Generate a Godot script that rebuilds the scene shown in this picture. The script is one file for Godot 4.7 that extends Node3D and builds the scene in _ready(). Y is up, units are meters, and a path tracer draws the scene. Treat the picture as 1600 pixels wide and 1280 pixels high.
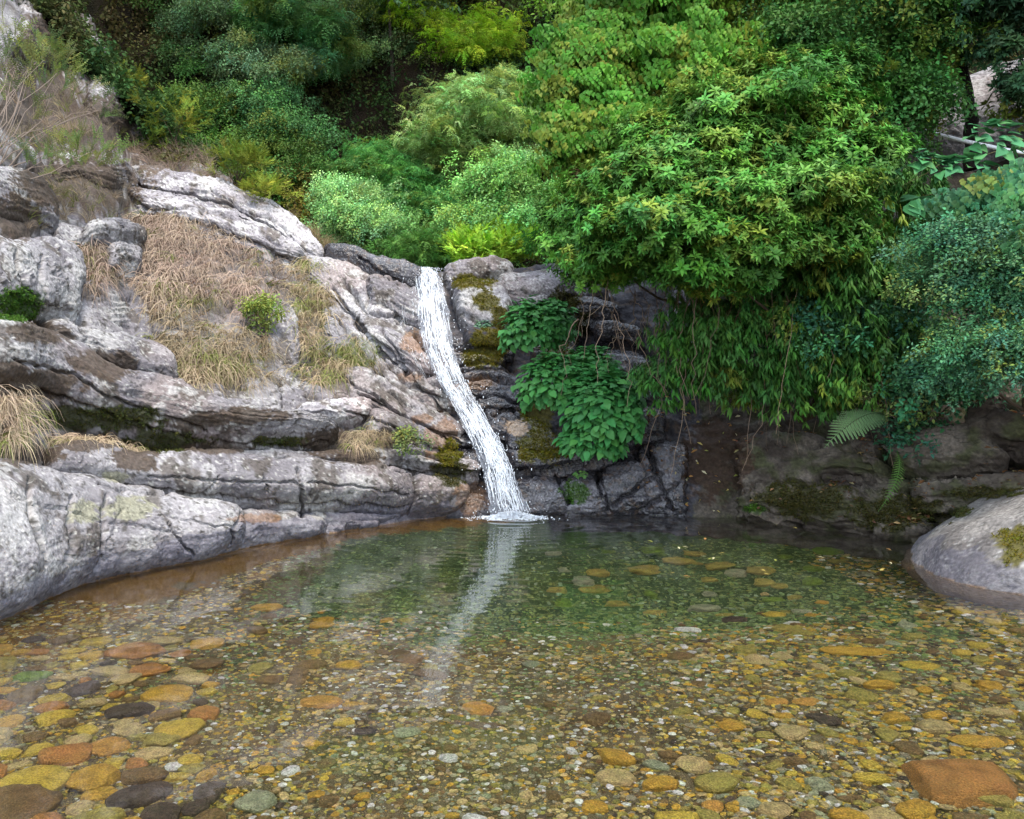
extends Node3D

const F := 1379.0                      # focal length in pixels of the 1600 x 1280 photograph
const CAM := Vector3(0, 1.5, 0)        # 1.5 m above the water
var cb := Basis(Vector3.RIGHT, -0.03624)
var rng := RandomNumberGenerator.new()
var n_low := FastNoiseLite.new()
var n_mid := FastNoiseLite.new()
var n_ridge := FastNoiseLite.new()
var n_cell := FastNoiseLite.new()
var taken := {}
var M := {}
var SPRIG := {}

# ---------------------------------------------------------------- setting out
func P(u: float, v: float, d: float) -> Vector3:
	return CAM + cb * Vector3((u - 800.0) / F * d, -(v - 640.0) / F * d, -d)

func WP(u: float, v: float, y := 0.0) -> Vector3:      # where that sight line meets a level plane
	var r := cb * Vector3((u - 800.0) / F, -(v - 640.0) / F, -1.0)
	return CAM + r * ((y - CAM.y) / r.y)

func WD(u: float, v: float) -> float:
	var r := cb * Vector3((u - 800.0) / F, -(v - 640.0) / F, -1.0)
	return -CAM.y / r.y

func px(p: Vector3) -> Vector2:
	var l := (p - CAM) * cb
	return Vector2(800.0 - F * l.x / l.z, 640.0 + F * l.y / l.z)

func curve(k: Array, x: float) -> float:               # smooth curve through [x, y] pairs
	var n := k.size()
	if x <= k[0][0]: return k[0][1]
	if x >= k[n - 1][0]: return k[n - 1][1]
	var i := 0
	while k[i + 1][0] < x: i += 1
	var x0: float = k[i][0]; var x1: float = k[i + 1][0]
	var y0: float = k[i][1]; var y1: float = k[i + 1][1]
	var h := x1 - x0
	var m: float = (y1 - y0) / h
	var m0 := m
	var m1 := m
	if i > 0:
		var q: float = (y0 - k[i - 1][1]) / (x0 - k[i - 1][0])
		m0 = 0.0 if q * m <= 0 else 2.0 * q * m / (q + m)
	if i < n - 2:
		var q2: float = (k[i + 2][1] - y1) / (k[i + 2][0] - x1)
		m1 = 0.0 if q2 * m <= 0 else 2.0 * q2 * m / (q2 + m)
	var t := (x - x0) / h
	var t2 := t * t
	var t3 := t2 * t
	return (2 * t3 - 3 * t2 + 1) * y0 + (t3 - 2 * t2 + t) * h * m0 + (-2 * t3 + 3 * t2) * y1 + (t3 - t2) * h * m1

# the banks: water edge, crest, and the depth of the crest, by picture column
const VW := [[-500, 1120], [-200, 1020], [0, 957], [60, 927], [150, 897], [300, 868], [420, 846], [500, 833], [580, 822], [650, 811], [720, 805], [800, 803], [1000, 802], [1080, 806], [1170, 811], [1260, 818], [1370, 832], [1430, 842], [1550, 852], [1750, 880], [2100, 960]]
const VR := [[-500, -450], [-200, -330], [0, -150], [90, -10], [130, 22], [165, 78], [200, 180], [300, 245], [420, 330], [500, 392], [560, 412], [640, 428], [720, 432], [800, 420], [900, 415], [1000, 400], [1150, 330], [1300, 260], [1450, 170], [1600, 110], [1800, 0], [2100, -200]]
const DR := [[-500, 13.5], [-200, 14.5], [90, 15.0], [200, 13.6], [300, 12.9], [420, 12.3], [500, 12.0], [600, 11.8], [680, 11.6], [800, 11.8], [1000, 11.6], [1200, 11.6], [1500, 11.6], [1800, 10.5], [2100, 9.5]]
var bank_cache := {}

func bank(u: float) -> Vector4:                        # water row, crest row, depth at water, depth at crest
	var k := int(roundf(u))
	if not bank_cache.has(k):
		var w := curve(VW, k)
		bank_cache[k] = Vector4(w, curve(VR, k), WD(k, w), curve(DR, k))
	return bank_cache[k]

func bd(u: float, v: float) -> float:
	var a := bank(floorf(u)).lerp(bank(floorf(u) + 1.0), u - floorf(u))
	var t := (a.x - v) / (a.x - a.y)
	var s := t if t <= 0.0 else (pow(t, 1.22) if t < 1.0 else t)
	return 1.0 / maxf(lerpf(1.0 / a.z, 1.0 / a.w, s), 0.045)

func B(u: float, v: float, out := 0.0) -> Vector3:     # a point on the bank, OUT metres nearer along the sight line's foot
	return P(u, v, bd(u, v) - out)

func pool_depth(x: float, z: float) -> float:
	var q := Vector2(x, z)
	var h := 0.18 + 0.42 * smoothstep(-3.4, -7.5, z)
	h += 0.85 * exp(-((q - Vector2(0.95, -7.6)) / Vector2(2.4, 1.7)).length_squared())
	var e := -3.05 + (z + 5.7) * -0.56                 # foot of the left bank
	h *= 0.25 + 0.75 * smoothstep(e - 0.3, e + 1.5, x)
	var e2 := 4.1 + (z + 6.3) * -0.15
	h *= 0.35 + 0.65 * smoothstep(e2 + 0.6, e2 - 1.3, x)
	h *= 0.30 + 0.70 * smoothstep(-9.7, -8.6, z + 0.25 * sin(x * 1.7)) if x < 0.4 else 1.0
	return maxf(h + 0.03 * n_low.get_noise_2d(x * 1.5, z * 1.5), 0.05)

func BP(u: float, v: float) -> Vector3:                # the spot on the pool bed seen through the water surface
	var w := WP(u, v)
	var r := (w - CAM).normalized()
	var n := 1.0 / 1.33
	var ci := -r.y
	var rr := (r * n + Vector3.UP * (n * ci - sqrt(1.0 - n * n * (1.0 - ci * ci)))).normalized()
	var p := w
	for i in 6:
		var h := pool_depth(p.x, p.z)
		p = w + rr * (h / -rr.y)
	return p

# ---------------------------------------------------------------- bookkeeping
func numbered(called: String) -> String:
	taken[called] = taken.get(called, -1) + 1
	return called if taken[called] == 0 else "%s_%03d" % [called, taken[called]]

func tag(o: Node3D, label := "", category := "", group := "", kind := "") -> Node3D:
	if label: o.set_meta("label", label)
	if category: o.set_meta("category", category)
	if group: o.set_meta("group", group)
	if kind: o.set_meta("kind", kind)
	return o

func thing(called: String, at: Vector3, label: String, category: String, group := "") -> Node3D:
	var o := Node3D.new()
	o.name = numbered(called)
	o.position = at
	add_child(o, true)
	return tag(o, label, category, group)

func part(parent: Node3D, called: String, mesh: Mesh, m: Material, at := Vector3.ZERO) -> MeshInstance3D:
	var o := MeshInstance3D.new()
	o.name = numbered(called) if parent == self else called
	o.mesh = mesh
	o.material_override = m
	o.position = at
	parent.add_child(o, true)
	return o

# ---------------------------------------------------------------- meshes
class Shape:
	var v := PackedVector3Array()
	var n := PackedVector3Array()
	var c := PackedColorArray()
	var i := PackedInt32Array()
	func mesh() -> ArrayMesh:
		var a := []
		a.resize(Mesh.ARRAY_MAX)
		a[Mesh.ARRAY_VERTEX] = v
		a[Mesh.ARRAY_NORMAL] = n
		if c.size(): a[Mesh.ARRAY_COLOR] = c
		a[Mesh.ARRAY_INDEX] = i
		var m := ArrayMesh.new()
		m.add_surface_from_arrays(Mesh.PRIMITIVE_TRIANGLES, a)
		return m
	func moved(by: Vector3) -> Shape:
		for k in v.size(): v[k] += by
		return self

func grid_normals(p: PackedVector3Array, nu: int, nv: int, flip: bool, wrap := false) -> PackedVector3Array:
	var out := PackedVector3Array()
	out.resize(p.size())
	var w := nu + 1
	for j in nv + 1:
		for i in nu + 1:
			var il := maxi(i - 1, 0)
			var ir := mini(i + 1, nu)
			if wrap and i == 0: il = nu - 1
			if wrap and i == nu: ir = 1
			var a := p[j * w + ir] - p[j * w + il]
			var b := p[mini(j + 1, nv) * w + i] - p[maxi(j - 1, 0) * w + i]
			var m := a.cross(b)
			out[j * w + i] = (-m if flip else m).normalized()
	return out

func grid_index(nu: int, nv: int, flip: bool) -> PackedInt32Array:
	var out := PackedInt32Array()
	out.resize(nu * nv * 6)
	var w := nu + 1
	var k := 0
	for j in nv:
		for i in nu:
			var a := j * w + i
			var b := a + 1
			var c := a + w
			var d := c + 1
			var q := [a, b, c, b, d, c] if flip else [a, c, b, b, c, d]
			for x in 6: out[k + x] = q[x]
			k += 6
	return out

# a sheet of rock or soil: POS(c, r) gives the smooth form, DISP(p, c, r) its relief along the normal, COL(p, n) its colour
func sheet(nu: int, nv: int, pos: Callable, disp, col, flip := false, wrap := false) -> Shape:
	var p := PackedVector3Array()
	p.resize((nu + 1) * (nv + 1))
	var k := 0
	for j in nv + 1:
		for i in nu + 1:
			p[k] = pos.call(float(i) / nu, float(j) / nv)
			k += 1
	var n := grid_normals(p, nu, nv, flip, wrap)
	if disp != null:
		k = 0
		var q := p.duplicate()
		for j in nv + 1:
			for i in nu + 1:
				q[k] = p[k] + n[k] * float(disp.call(p[k], float(i) / nu, float(j) / nv))
				k += 1
		p = q
		n = grid_normals(p, nu, nv, flip, wrap)
	var s := Shape.new()
	s.v = p
	s.n = n
	s.i = grid_index(nu, nv, flip)
	if col != null:
		s.c.resize(p.size())
		for x in p.size(): s.c[x] = col.call(p[x], n[x])
	return s

func tube_into(s: Shape, pts: Array, r0: float, r1: float, sides := 6, color := Color.WHITE) -> Shape:
	var base := s.v.size()
	var n := pts.size()
	var side := Vector3(0.31, 0.2, 0.93)
	for i in n:
		var t: Vector3 = (pts[mini(i + 1, n - 1)] - pts[maxi(i - 1, 0)]).normalized()
		side = (side - t * side.dot(t)).normalized()
		var up := t.cross(side)
		var r := lerpf(r0, r1, float(i) / (n - 1))
		for k in sides:
			var a := TAU * k / sides
			var o := side * cos(a) + up * sin(a)
			s.v.append(pts[i] + o * r)
			s.n.append(o)
			s.c.append(color)
	for i in n - 1:
		for k in sides:
			var a := base + i * sides + k
			var b := base + i * sides + (k + 1) % sides
			s.i.append_array([a, a + sides, b, b, a + sides, b + sides])
	return s

func bent(a: Vector3, b: Vector3, sag: Vector3, wobble: float, n := 7) -> Array:   # points from a to b, bowed by SAG
	var out := []
	for i in n + 1:
		var t := float(i) / n
		var w := Vector3(rng.randf_range(-1, 1), rng.randf_range(-1, 1), rng.randf_range(-1, 1)) * wobble * sin(PI * t)
		out.append(a.lerp(b, t) + sag * 4.0 * t * (1.0 - t) + w)
	return out

# one leaf: base, growth direction d, upper face f; stations are [place, half width]
func leaf(s: Shape, at: Vector3, d: Vector3, f: Vector3, length: float, width: float, kind: String, col: Color, curl := 0.3, fold := 0.25) -> void:
	var st: Array = LEAF[kind]
	var side := d.cross(f).normalized()
	f = side.cross(d).normalized()
	var base := s.v.size()
	var n: int = st.size()
	for i in n:
		var t: float = st[i][0]
		var w: float = st[i][1] * width
		var c := at + d * (length * t) - f * (curl * length * t * t)
		var nf := (f + d * (2.0 * curl * t)).normalized()
		for e in [-1, 0, 1]:
			s.v.append(c + side * (w * e) + f * (absf(e) * w * fold))
			s.n.append((nf - side * (e * fold)).normalized())
			s.c.append(col)
	for i in n - 1:
		var a := base + i * 3
		s.i.append_array([a, a + 3, a + 1, a + 1, a + 3, a + 4, a + 1, a + 4, a + 2, a + 2, a + 4, a + 5])

const LEAF := {
	"ovate": [[0.0, 0.04], [0.2, 0.42], [0.45, 0.5], [0.75, 0.3], [1.0, 0.02]],
	"lance": [[0.0, 0.06], [0.3, 0.45], [0.6, 0.42], [1.0, 0.02]],
	"heart": [[-0.12, 0.3], [0.08, 0.52], [0.35, 0.46], [0.7, 0.24], [1.0, 0.02]],
	"small": [[0.0, 0.1], [0.45, 0.5], [1.0, 0.05]],
	"blade": [[0.0, 0.5], [0.3, 0.45], [0.65, 0.3], [1.0, 0.03]],
}

func rdir() -> Vector3:
	var z := rng.randf_range(-1, 1)
	var a := rng.randf() * TAU
	var r := sqrt(1.0 - z * z)
	return Vector3(r * cos(a), r * sin(a), z)

func shade() -> Color:                                  # leaves of one twig differ a little in tint
	var k := rng.randf_range(0.75, 1.25)
	return Color(k * rng.randf_range(0.85, 1.2), k, k * rng.randf_range(0.8, 1.15))

func make_sprigs() -> void:                             # twigs: y is the way it grows, z its upper face
	rng.seed = 5
	var s := Shape.new()
	for k in 9:                                         # whorl of long leaves at a branch tip
		var a := TAU * k / 9.0 + rng.randf_range(-0.25, 0.25)
		var el := rng.randf_range(-0.1, 0.7)
		var d := Vector3(cos(a) * cos(el), sin(el), sin(a) * cos(el))
		leaf(s, d * 0.008, d, Vector3.UP, rng.randf_range(0.07, 0.115), rng.randf_range(0.028, 0.04), "lance", shade(), 0.22)
	for k in 3:
		var d := (Vector3.UP + rdir() * 0.5).normalized()
		leaf(s, Vector3.ZERO, d, rdir(), 0.045, 0.018, "small", Color(1.9, 1.6, 0.9))
	for k in 5:
		var a := rng.randf() * TAU
		var d := Vector3(cos(a), 0.1, sin(a)).normalized()
		leaf(s, Vector3(0, -0.05, 0), d, Vector3.UP, rng.randf_range(0.06, 0.1), 0.034, "lance", shade(), 0.35)
	tube_into(s, [Vector3(0, -0.16, 0), Vector3.ZERO], 0.004, 0.003, 4, Color(0.9, 0.6, 0.5))
	SPRIG.rosette = s.mesh()
	s = Shape.new()
	for k in 15:                                        # loose spray of ovate leaves round a forked twig
		var o := rdir() * Vector3(0.13, 0.08, 0.13) * sqrt(rng.randf()) + Vector3(0, 0.08, 0)
		var d := (o.normalized() * 0.6 + rdir() * 0.8 + Vector3(0, -0.25, 0)).normalized()
		leaf(s, o, d, Vector3(0, 0.9, 0.5) + rdir() * 0.55, rng.randf_range(0.045, 0.075), rng.randf_range(0.024, 0.038), "ovate", shade())
	for k in 3: tube_into(s, [Vector3(0, -0.08, 0), Vector3(0.0, 0.04, 0.01), rdir() * 0.08 + Vector3(0, 0.1, 0)], 0.003, 0.001, 3, Color(0.9, 0.6, 0.5))
	SPRIG.broad = s.mesh()
	s = Shape.new()
	for k in 7:                                         # heart-shaped vine leaves hanging face out
		var o := Vector3(rng.randf_range(-0.1, 0.1), rng.randf_range(-0.1, 0.1), rng.randf_range(-0.02, 0.03))
		var d := Vector3(rng.randf_range(-0.5, 0.5), -1.0, rng.randf_range(-0.2, 0.5)).normalized()
		leaf(s, o, d, Vector3(rng.randf_range(-0.4, 0.4), 0.3, 1), rng.randf_range(0.055, 0.09), rng.randf_range(0.05, 0.08), "heart", shade(), 0.2, 0.18)
	SPRIG.heart = s.mesh()
	s = Shape.new()
	for k in 8:                                         # drooping lance leaves
		var a := TAU * k / 8.0 + rng.randf_range(-0.3, 0.3)
		var d := Vector3(cos(a) * 0.8, -0.65, sin(a) * 0.8 + 0.25).normalized()
		leaf(s, Vector3(0, rng.randf_range(-0.03, 0.03), 0), d, Vector3.UP, rng.randf_range(0.08, 0.13), rng.randf_range(0.026, 0.036), "lance", shade(), 0.3)
	tube_into(s, [Vector3(0, 0.12, -0.05), Vector3.ZERO], 0.003, 0.002, 4, Color(0.9, 0.7, 0.5))
	SPRIG.lance = s.mesh()
	s = Shape.new()
	for b in 5:                                         # fine spray of tiny leaflets
		var dir := Vector3(rng.randf_range(-0.8, 0.8), 1.0, rng.randf_range(-0.3, 0.4)).normalized()
		var from := Vector3(0, 0.03 * b, 0)
		for k in 11:
			var sd := 1.0 if k % 2 else -1.0
			var q := dir.cross(Vector3(0, 0, 1)).normalized()
			leaf(s, from + dir * (0.02 + 0.014 * k), (dir * 0.7 + q * sd).normalized(), Vector3(rng.randf_range(-0.4, 0.4), 0.3, 1), rng.randf_range(0.022, 0.036), 0.013, "small", shade())
		tube_into(s, [from, from + dir * 0.17], 0.002, 0.001, 3, Color(1.0, 0.8, 0.6))
	SPRIG.fine = s.mesh()
	s = Shape.new()
	for b in 4:                                         # level tier of small paired leaflets
		var turn := (b - 1.5) * 0.8 + rng.randf_range(-0.3, 0.3)
		var dir := Vector3(sin(turn), cos(turn), rng.randf_range(-0.25, 0.1)).normalized()
		var q := dir.cross(Vector3(0, 0, 1)).normalized()
		var ln := rng.randf_range(0.6, 1.1)
		for k in 6:
			for sd in [-1.0, 1.0]:
				leaf(s, dir * (0.05 + 0.03 * k) * ln + Vector3(0, 0, -0.004 * k * k) + rdir() * 0.008, (q * sd + dir * rng.randf_range(0.4, 0.9)).normalized(), Vector3(rng.randf_range(-0.5, 0.5), rng.randf_range(-0.5, 0.5), 1), rng.randf_range(0.03, 0.05), 0.019, "small", shade())
		tube_into(s, [Vector3.ZERO, dir * 0.22 * ln], 0.002, 0.001, 3, Color(1.0, 0.8, 0.6))
	SPRIG.pinnate = s.mesh()
	s = Shape.new()                                     # bunch of dry grass hanging over
	for k in 14:
		grass_blade(s, 0.5, 1.0)
	SPRIG.hang = s.mesh()
	s = Shape.new()
	for k in 14:
		grass_blade(s, 1.6, 0.55)
	SPRIG.tuft = s.mesh()
	s = Shape.new()
	for k in 12:                                        # moss cushion
		var d := (Vector3.UP + rdir() * 0.9).normalized()
		leaf(s, Vector3(rng.randf_range(-0.02, 0.02), -0.005, rng.randf_range(-0.02, 0.02)), d, rdir(), rng.randf_range(0.012, 0.026), 0.008, "small", shade(), 0.3)
	SPRIG.moss = s.mesh()
	s = Shape.new()
	leaf(s, Vector3.ZERO, Vector3(0, 1, 0), Vector3(0, 0, 1), 1.0, 0.72, "ovate", Color.WHITE, 0.25, 0.22)
	SPRIG.big_leaf = s.mesh()
	s = Shape.new()
	leaf(s, Vector3(0, 0, 0.05), Vector3(0, 1, 0), Vector3(0, 0, 1), 1.0, 0.85, "heart", Color.WHITE, 0.22, 0.2)
	SPRIG.heart_leaf = s.mesh()
	s = Shape.new()
	leaf(s, Vector3(-0.5, 0.03, 0), Vector3(1, 0, 0), Vector3(0, 1, 0), 1.0, 0.42, "small", Color.WHITE, 0.18, 0.3)
	SPRIG.fallen = s.mesh()

func grass_blade(s: Shape, stiff: float, droop: float) -> void:
	var o := Vector3(rng.randf_range(-0.06, 0.06), 0, rng.randf_range(-0.03, 0.03))
	var d := Vector3(rng.randf_range(-0.5, 0.5), stiff * rng.randf_range(0.5, 1.2), rng.randf_range(0.4, 1.0)).normalized()
	var l := rng.randf_range(0.22, 0.5)
	var w := rng.randf_range(0.0028, 0.005)
	var base := s.v.size()
	var col := Color(1, 1, 1) * rng.randf_range(0.6, 1.35)
	if rng.randf() < 0.2: col = Color(col.r * 1.06, col.g * 0.96, col.b * 0.9)
	var p := o
	var dd := d
	for k in 6:
		var side := dd.cross(Vector3(0.3, 0.5, 0.8)).normalized()
		var ww := w * (1.0 - 0.18 * k)
		s.v.append(p + side * ww); s.v.append(p - side * ww)
		var nn := side.cross(dd).normalized()
		s.n.append(nn); s.n.append(nn)
		s.c.append(col); s.c.append(col)
		p += dd * (l / 5.0)
		dd = (dd + Vector3(rng.randf_range(-0.12, 0.12), -0.62 * droop, rng.randf_range(-0.12, 0.05))).normalized()
	for k in 5:
		var a := base + k * 2
		s.i.append_array([a, a + 1, a + 2, a + 1, a + 3, a + 2])

# ---------------------------------------------------------------- materials
func noise_tex(freq: float, oct: int, lo: float, hi: float, seed_: int, size := 1024, kind := FastNoiseLite.TYPE_SIMPLEX_SMOOTH, frac := FastNoiseLite.FRACTAL_FBM) -> NoiseTexture2D:
	var n := FastNoiseLite.new()
	n.noise_type = kind
	n.frequency = freq
	n.fractal_type = frac
	n.fractal_octaves = oct
	n.fractal_gain = 0.58
	n.seed = seed_
	var t := NoiseTexture2D.new()
	t.width = size
	t.height = size
	t.seamless = true
	t.noise = n
	var g := Gradient.new()
	g.set_color(0, Color(lo, lo, lo))
	g.set_color(1, Color(hi, hi, hi))
	t.color_ramp = g
	return t

func mat(called: String, c: Color, rough: float, o := {}) -> StandardMaterial3D:
	var m := StandardMaterial3D.new()
	m.resource_name = called
	m.albedo_color = c.linear_to_srgb()
	m.roughness = rough
	m.vertex_color_use_as_albedo = o.get("vc", true)
	m.metallic_specular = o.get("spec", 0.5)
	m.cull_mode = BaseMaterial3D.CULL_DISABLED
	if o.has("tex"): m.albedo_texture = o.tex
	if o.has("bump"):
		m.heightmap_enabled = true
		m.heightmap_texture = o.bump
		m.heightmap_scale = o.get("relief", 1.0)
	if o.has("scale"):
		m.uv1_triplanar = true
		m.uv1_world_triplanar = true
		m.uv1_scale = Vector3.ONE * o.scale
		m.uv1_triplanar_sharpness = 5.0
	if o.has("back"):
		m.backlight_enabled = true
		m.backlight = Color(o.back, o.back, o.back).linear_to_srgb()
	if o.has("coat"):
		m.clearcoat_enabled = true
		m.clearcoat = o.coat
		m.clearcoat_roughness = o.get("coat_rough", 0.12)
	M[called] = m
	return m

func make_materials() -> void:
	for a in [[n_low, 0.9, 4, 1], [n_mid, 3.0, 4, 2], [n_ridge, 1.0, 4, 3], [n_cell, 1.0, 1, 4]]:
		a[0].noise_type = FastNoiseLite.TYPE_SIMPLEX_SMOOTH
		a[0].frequency = a[1]
		a[0].fractal_octaves = a[2]
		a[0].seed = a[3]
	n_ridge.fractal_type = FastNoiseLite.FRACTAL_RIDGED
	n_cell.noise_type = FastNoiseLite.TYPE_CELLULAR
	n_cell.fractal_type = FastNoiseLite.FRACTAL_NONE
	n_cell.cellular_return_type = FastNoiseLite.RETURN_CELL_VALUE
	n_cell.domain_warp_enabled = true
	n_cell.domain_warp_amplitude = 0.35
	n_cell.domain_warp_frequency = 1.3
	var grain := noise_tex(0.035, 6, 0.55, 1.0, 11)
	var rough_h := noise_tex(0.03, 7, 0.0, 1.0, 12)
	var craggy := noise_tex(0.008, 8, 0.0, 1.0, 13, 1024, FastNoiseLite.TYPE_SIMPLEX_SMOOTH, FastNoiseLite.FRACTAL_RIDGED)
	var speck := noise_tex(0.08, 4, 0.25, 1.0, 14)
	mat("dry_rock", Color(1.22, 1.22, 1.22), 0.85, {"tex": grain, "bump": rough_h, "relief": 0.8, "scale": 0.7, "spec": 0.4})
	mat("wet_rock", Color(1.25, 1.25, 1.25), 0.2, {"tex": grain, "bump": craggy, "relief": 3.0, "scale": 0.8, "spec": 0.6})
	mat("soil", Color(1.2, 1.2, 1.2), 0.95, {"tex": grain, "bump": rough_h, "relief": 4.0, "scale": 0.8, "spec": 0.25})
	mat("bed", Color(1.3, 1.3, 1.3), 0.7, {"tex": speck, "bump": speck, "relief": 2.0, "scale": 1.7, "spec": 0.3})
	mat("stone", Color(1.3, 1.3, 1.3), 0.6, {"tex": grain, "bump": rough_h, "relief": 1.5, "scale": 2.3, "spec": 0.4})
	mat("foliage", Color(1, 1, 1), 0.5, {"back": 0.45, "spec": 0.27})
	mat("matte_leaf", Color(1, 1, 1), 0.65, {"back": 0.4, "spec": 0.15})
	mat("straw", Color(1, 1, 1), 0.75, {"back": 0.3, "spec": 0.3})
	mat("bark", Color(1.3, 1.3, 1.3), 0.9, {"tex": grain, "bump": rough_h, "relief": 3.0, "scale": 2.0, "spec": 0.3})
	mat("twig", Color(1, 1, 1), 0.85, {"spec": 0.3})
	mat("white_water", Color(0.74, 0.78, 0.84), 0.22, {"vc": false, "spec": 0.5})
	M.white_water.transparency = BaseMaterial3D.TRANSPARENCY_ALPHA_HASH
	mat("pipe", Color(0.75, 0.75, 0.76), 0.4, {"vc": false})
	var w := mat("water", Color(1, 1, 1, 0.0), 0.0, {"vc": false})
	w.refraction_enabled = true
	w.refraction_scale = 0.033
	w.transparency = BaseMaterial3D.TRANSPARENCY_ALPHA
	w.albedo_color = Color(1, 1, 1, 0.0)

# ---------------------------------------------------------------- rock: cracks, patches of moss and soil, colour
var CRACKS := [   # picture polyline, half width and depth in metres
	[[[465, 735], [472, 770], [470, 806]], 0.016, 0.07], [[[410, 744], [414, 768]], 0.010, 0.04], [[[345, 742], [335, 760], [310, 775]], 0.010, 0.03],
	[[[50, 745], [52, 790], [62, 830], [78, 880]], 0.02, 0.06], [[[112, 775], [112, 800], [118, 850], [108, 880]], 0.014, 0.05], [[[167, 770], [168, 830], [160, 872], [140, 900]], 0.012, 0.05],
	[[[262, 818], [280, 845], [300, 862]], 0.010, 0.035], [[[375, 805], [362, 828], [358, 850]], 0.013, 0.06], [[[195, 790], [180, 835], [165, 870]], 0.008, 0.02],
	[[[20, 395], [40, 430], [55, 480]], 0.014, 0.05], [[[65, 400], [62, 440], [70, 490]], 0.014, 0.05],
	[[[200, 310], [260, 345], [330, 355], [400, 385], [470, 420]], 0.018, 0.05], [[[240, 330], [300, 322], [380, 345], [440, 385]], 0.014, 0.05], [[[330, 300], [390, 330], [440, 350], [460, 375]], 0.012, 0.04],
	[[[540, 440], [575, 488], [620, 497], [650, 520], [680, 565]], 0.02, 0.09], [[[520, 450], [560, 510], [600, 560], [640, 600], [690, 625]], 0.02, 0.08], [[[500, 470], [545, 520], [590, 585], [640, 640]], 0.016, 0.06],
	[[[560, 615], [610, 640], [665, 668], [720, 705]], 0.016, 0.06], [[[600, 515], [630, 570], [640, 600]], 0.014, 0.05], [[[590, 690], [640, 705], [700, 718]], 0.014, 0.05], [[[655, 585], [680, 596], [700, 612]], 0.014, 0.05],
	[[[575, 440], [577, 488]], 0.012, 0.04], [[[590, 535], [582, 590]], 0.010, 0.03], [[[650, 640], [600, 600]], 0.008, 0.03],
	[[[700, 540], [760, 548], [800, 540]], 0.03, 0.12], [[[710, 575], [755, 562], [800, 572]], 0.02, 0.08], [[[715, 595], [760, 588], [810, 600]], 0.02, 0.09], [[[745, 622], [780, 618], [815, 630]], 0.02, 0.08],
	[[[770, 648], [800, 640], [815, 655]], 0.016, 0.06], [[[700, 700], [740, 703], [780, 700]], 0.025, 0.09], [[[690, 680], [750, 684]], 0.02, 0.06], [[[690, 735], [750, 742], [860, 736], [960, 716]], 0.03, 0.12],
	[[[870, 745], [890, 790]], 0.02, 0.08], [[[935, 745], [950, 800]], 0.02, 0.08], [[[1010, 700], [1030, 760], [1050, 800]], 0.02, 0.1], [[[960, 790], [1000, 760], [1030, 740]], 0.02, 0.08], [[[1000, 800], [1070, 745]], 0.02, 0.06],
	[[[150, 758], [300, 772], [450, 786], [640, 792]], 0.010, 0.04], [[[230, 744], [350, 752], [460, 757]], 0.008, 0.03], [[[480, 752], [560, 760], [640, 775]], 0.008, 0.03], [[[-20, 600], [100, 622], [200, 658], [300, 688]], 0.012, 0.05],
	[[[180, 622], [240, 645], [320, 672]], 0.010, 0.04], [[[20, 562], [120, 588], [170, 622]], 0.010, 0.04], [[[330, 690], [420, 698], [515, 692]], 0.010, 0.04], [[[450, 422], [520, 470], [600, 545], [690, 640]], 0.014, 0.06], [[[470, 560], [560, 602], [640, 655], [725, 695]], 0.013, 0.06],
	[[[430, 430], [470, 470], [500, 520]], 0.012, 0.05], [[[540, 640], [620, 672], [700, 712]], 0.010, 0.05], [[[600, 730], [680, 742], [740, 750]], 0.012, 0.05], [[[210, 290], [290, 305], [370, 325], [450, 372]], 0.010, 0.04], [[[300, 350], [380, 372], [450, 405]], 0.010, 0.04],
	[[[10, 770], [90, 790], [180, 815], [280, 835]], 0.007, 0.02], [[[220, 800], [300, 815], [360, 822]], 0.006, 0.02], [[[560, 404], [600, 430], [640, 448]], 0.014, 0.04],
]
var crack_box := []

func crack(p: Vector3) -> float:
	if crack_box.is_empty():
		for c in CRACKS:
			var r := Rect2(c[0][0][0], c[0][0][1], 0, 0)
			for q in c[0]: r = r.expand(Vector2(q[0], q[1]))
			crack_box.append(r.grow(18))
	var q := px(p)
	var wob := Vector2(n_mid.get_noise_3dv(p * 1.3), n_mid.get_noise_3dv(p * 1.3 + Vector3(9, 0, 0))) * 7.0
	var out := 0.0
	for k in CRACKS.size():
		if crack_box[k].has_point(q):
			var c: Array = CRACKS[k]
			var best := 1e9
			var l: Array = c[0]
			for i in l.size() - 1:
				var a := Vector2(l[i][0], l[i][1])
				var b := Vector2(l[i + 1][0], l[i + 1][1])
				best = minf(best, Geometry2D.get_closest_point_to_segment(q + wob, a, b).distance_to(q + wob))
			var m := best / F * 9.5 / float(c[1])
			if m < 2.2: out = maxf(out, 1.6 * float(c[2]) * exp(-m * m))
	return out

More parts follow.
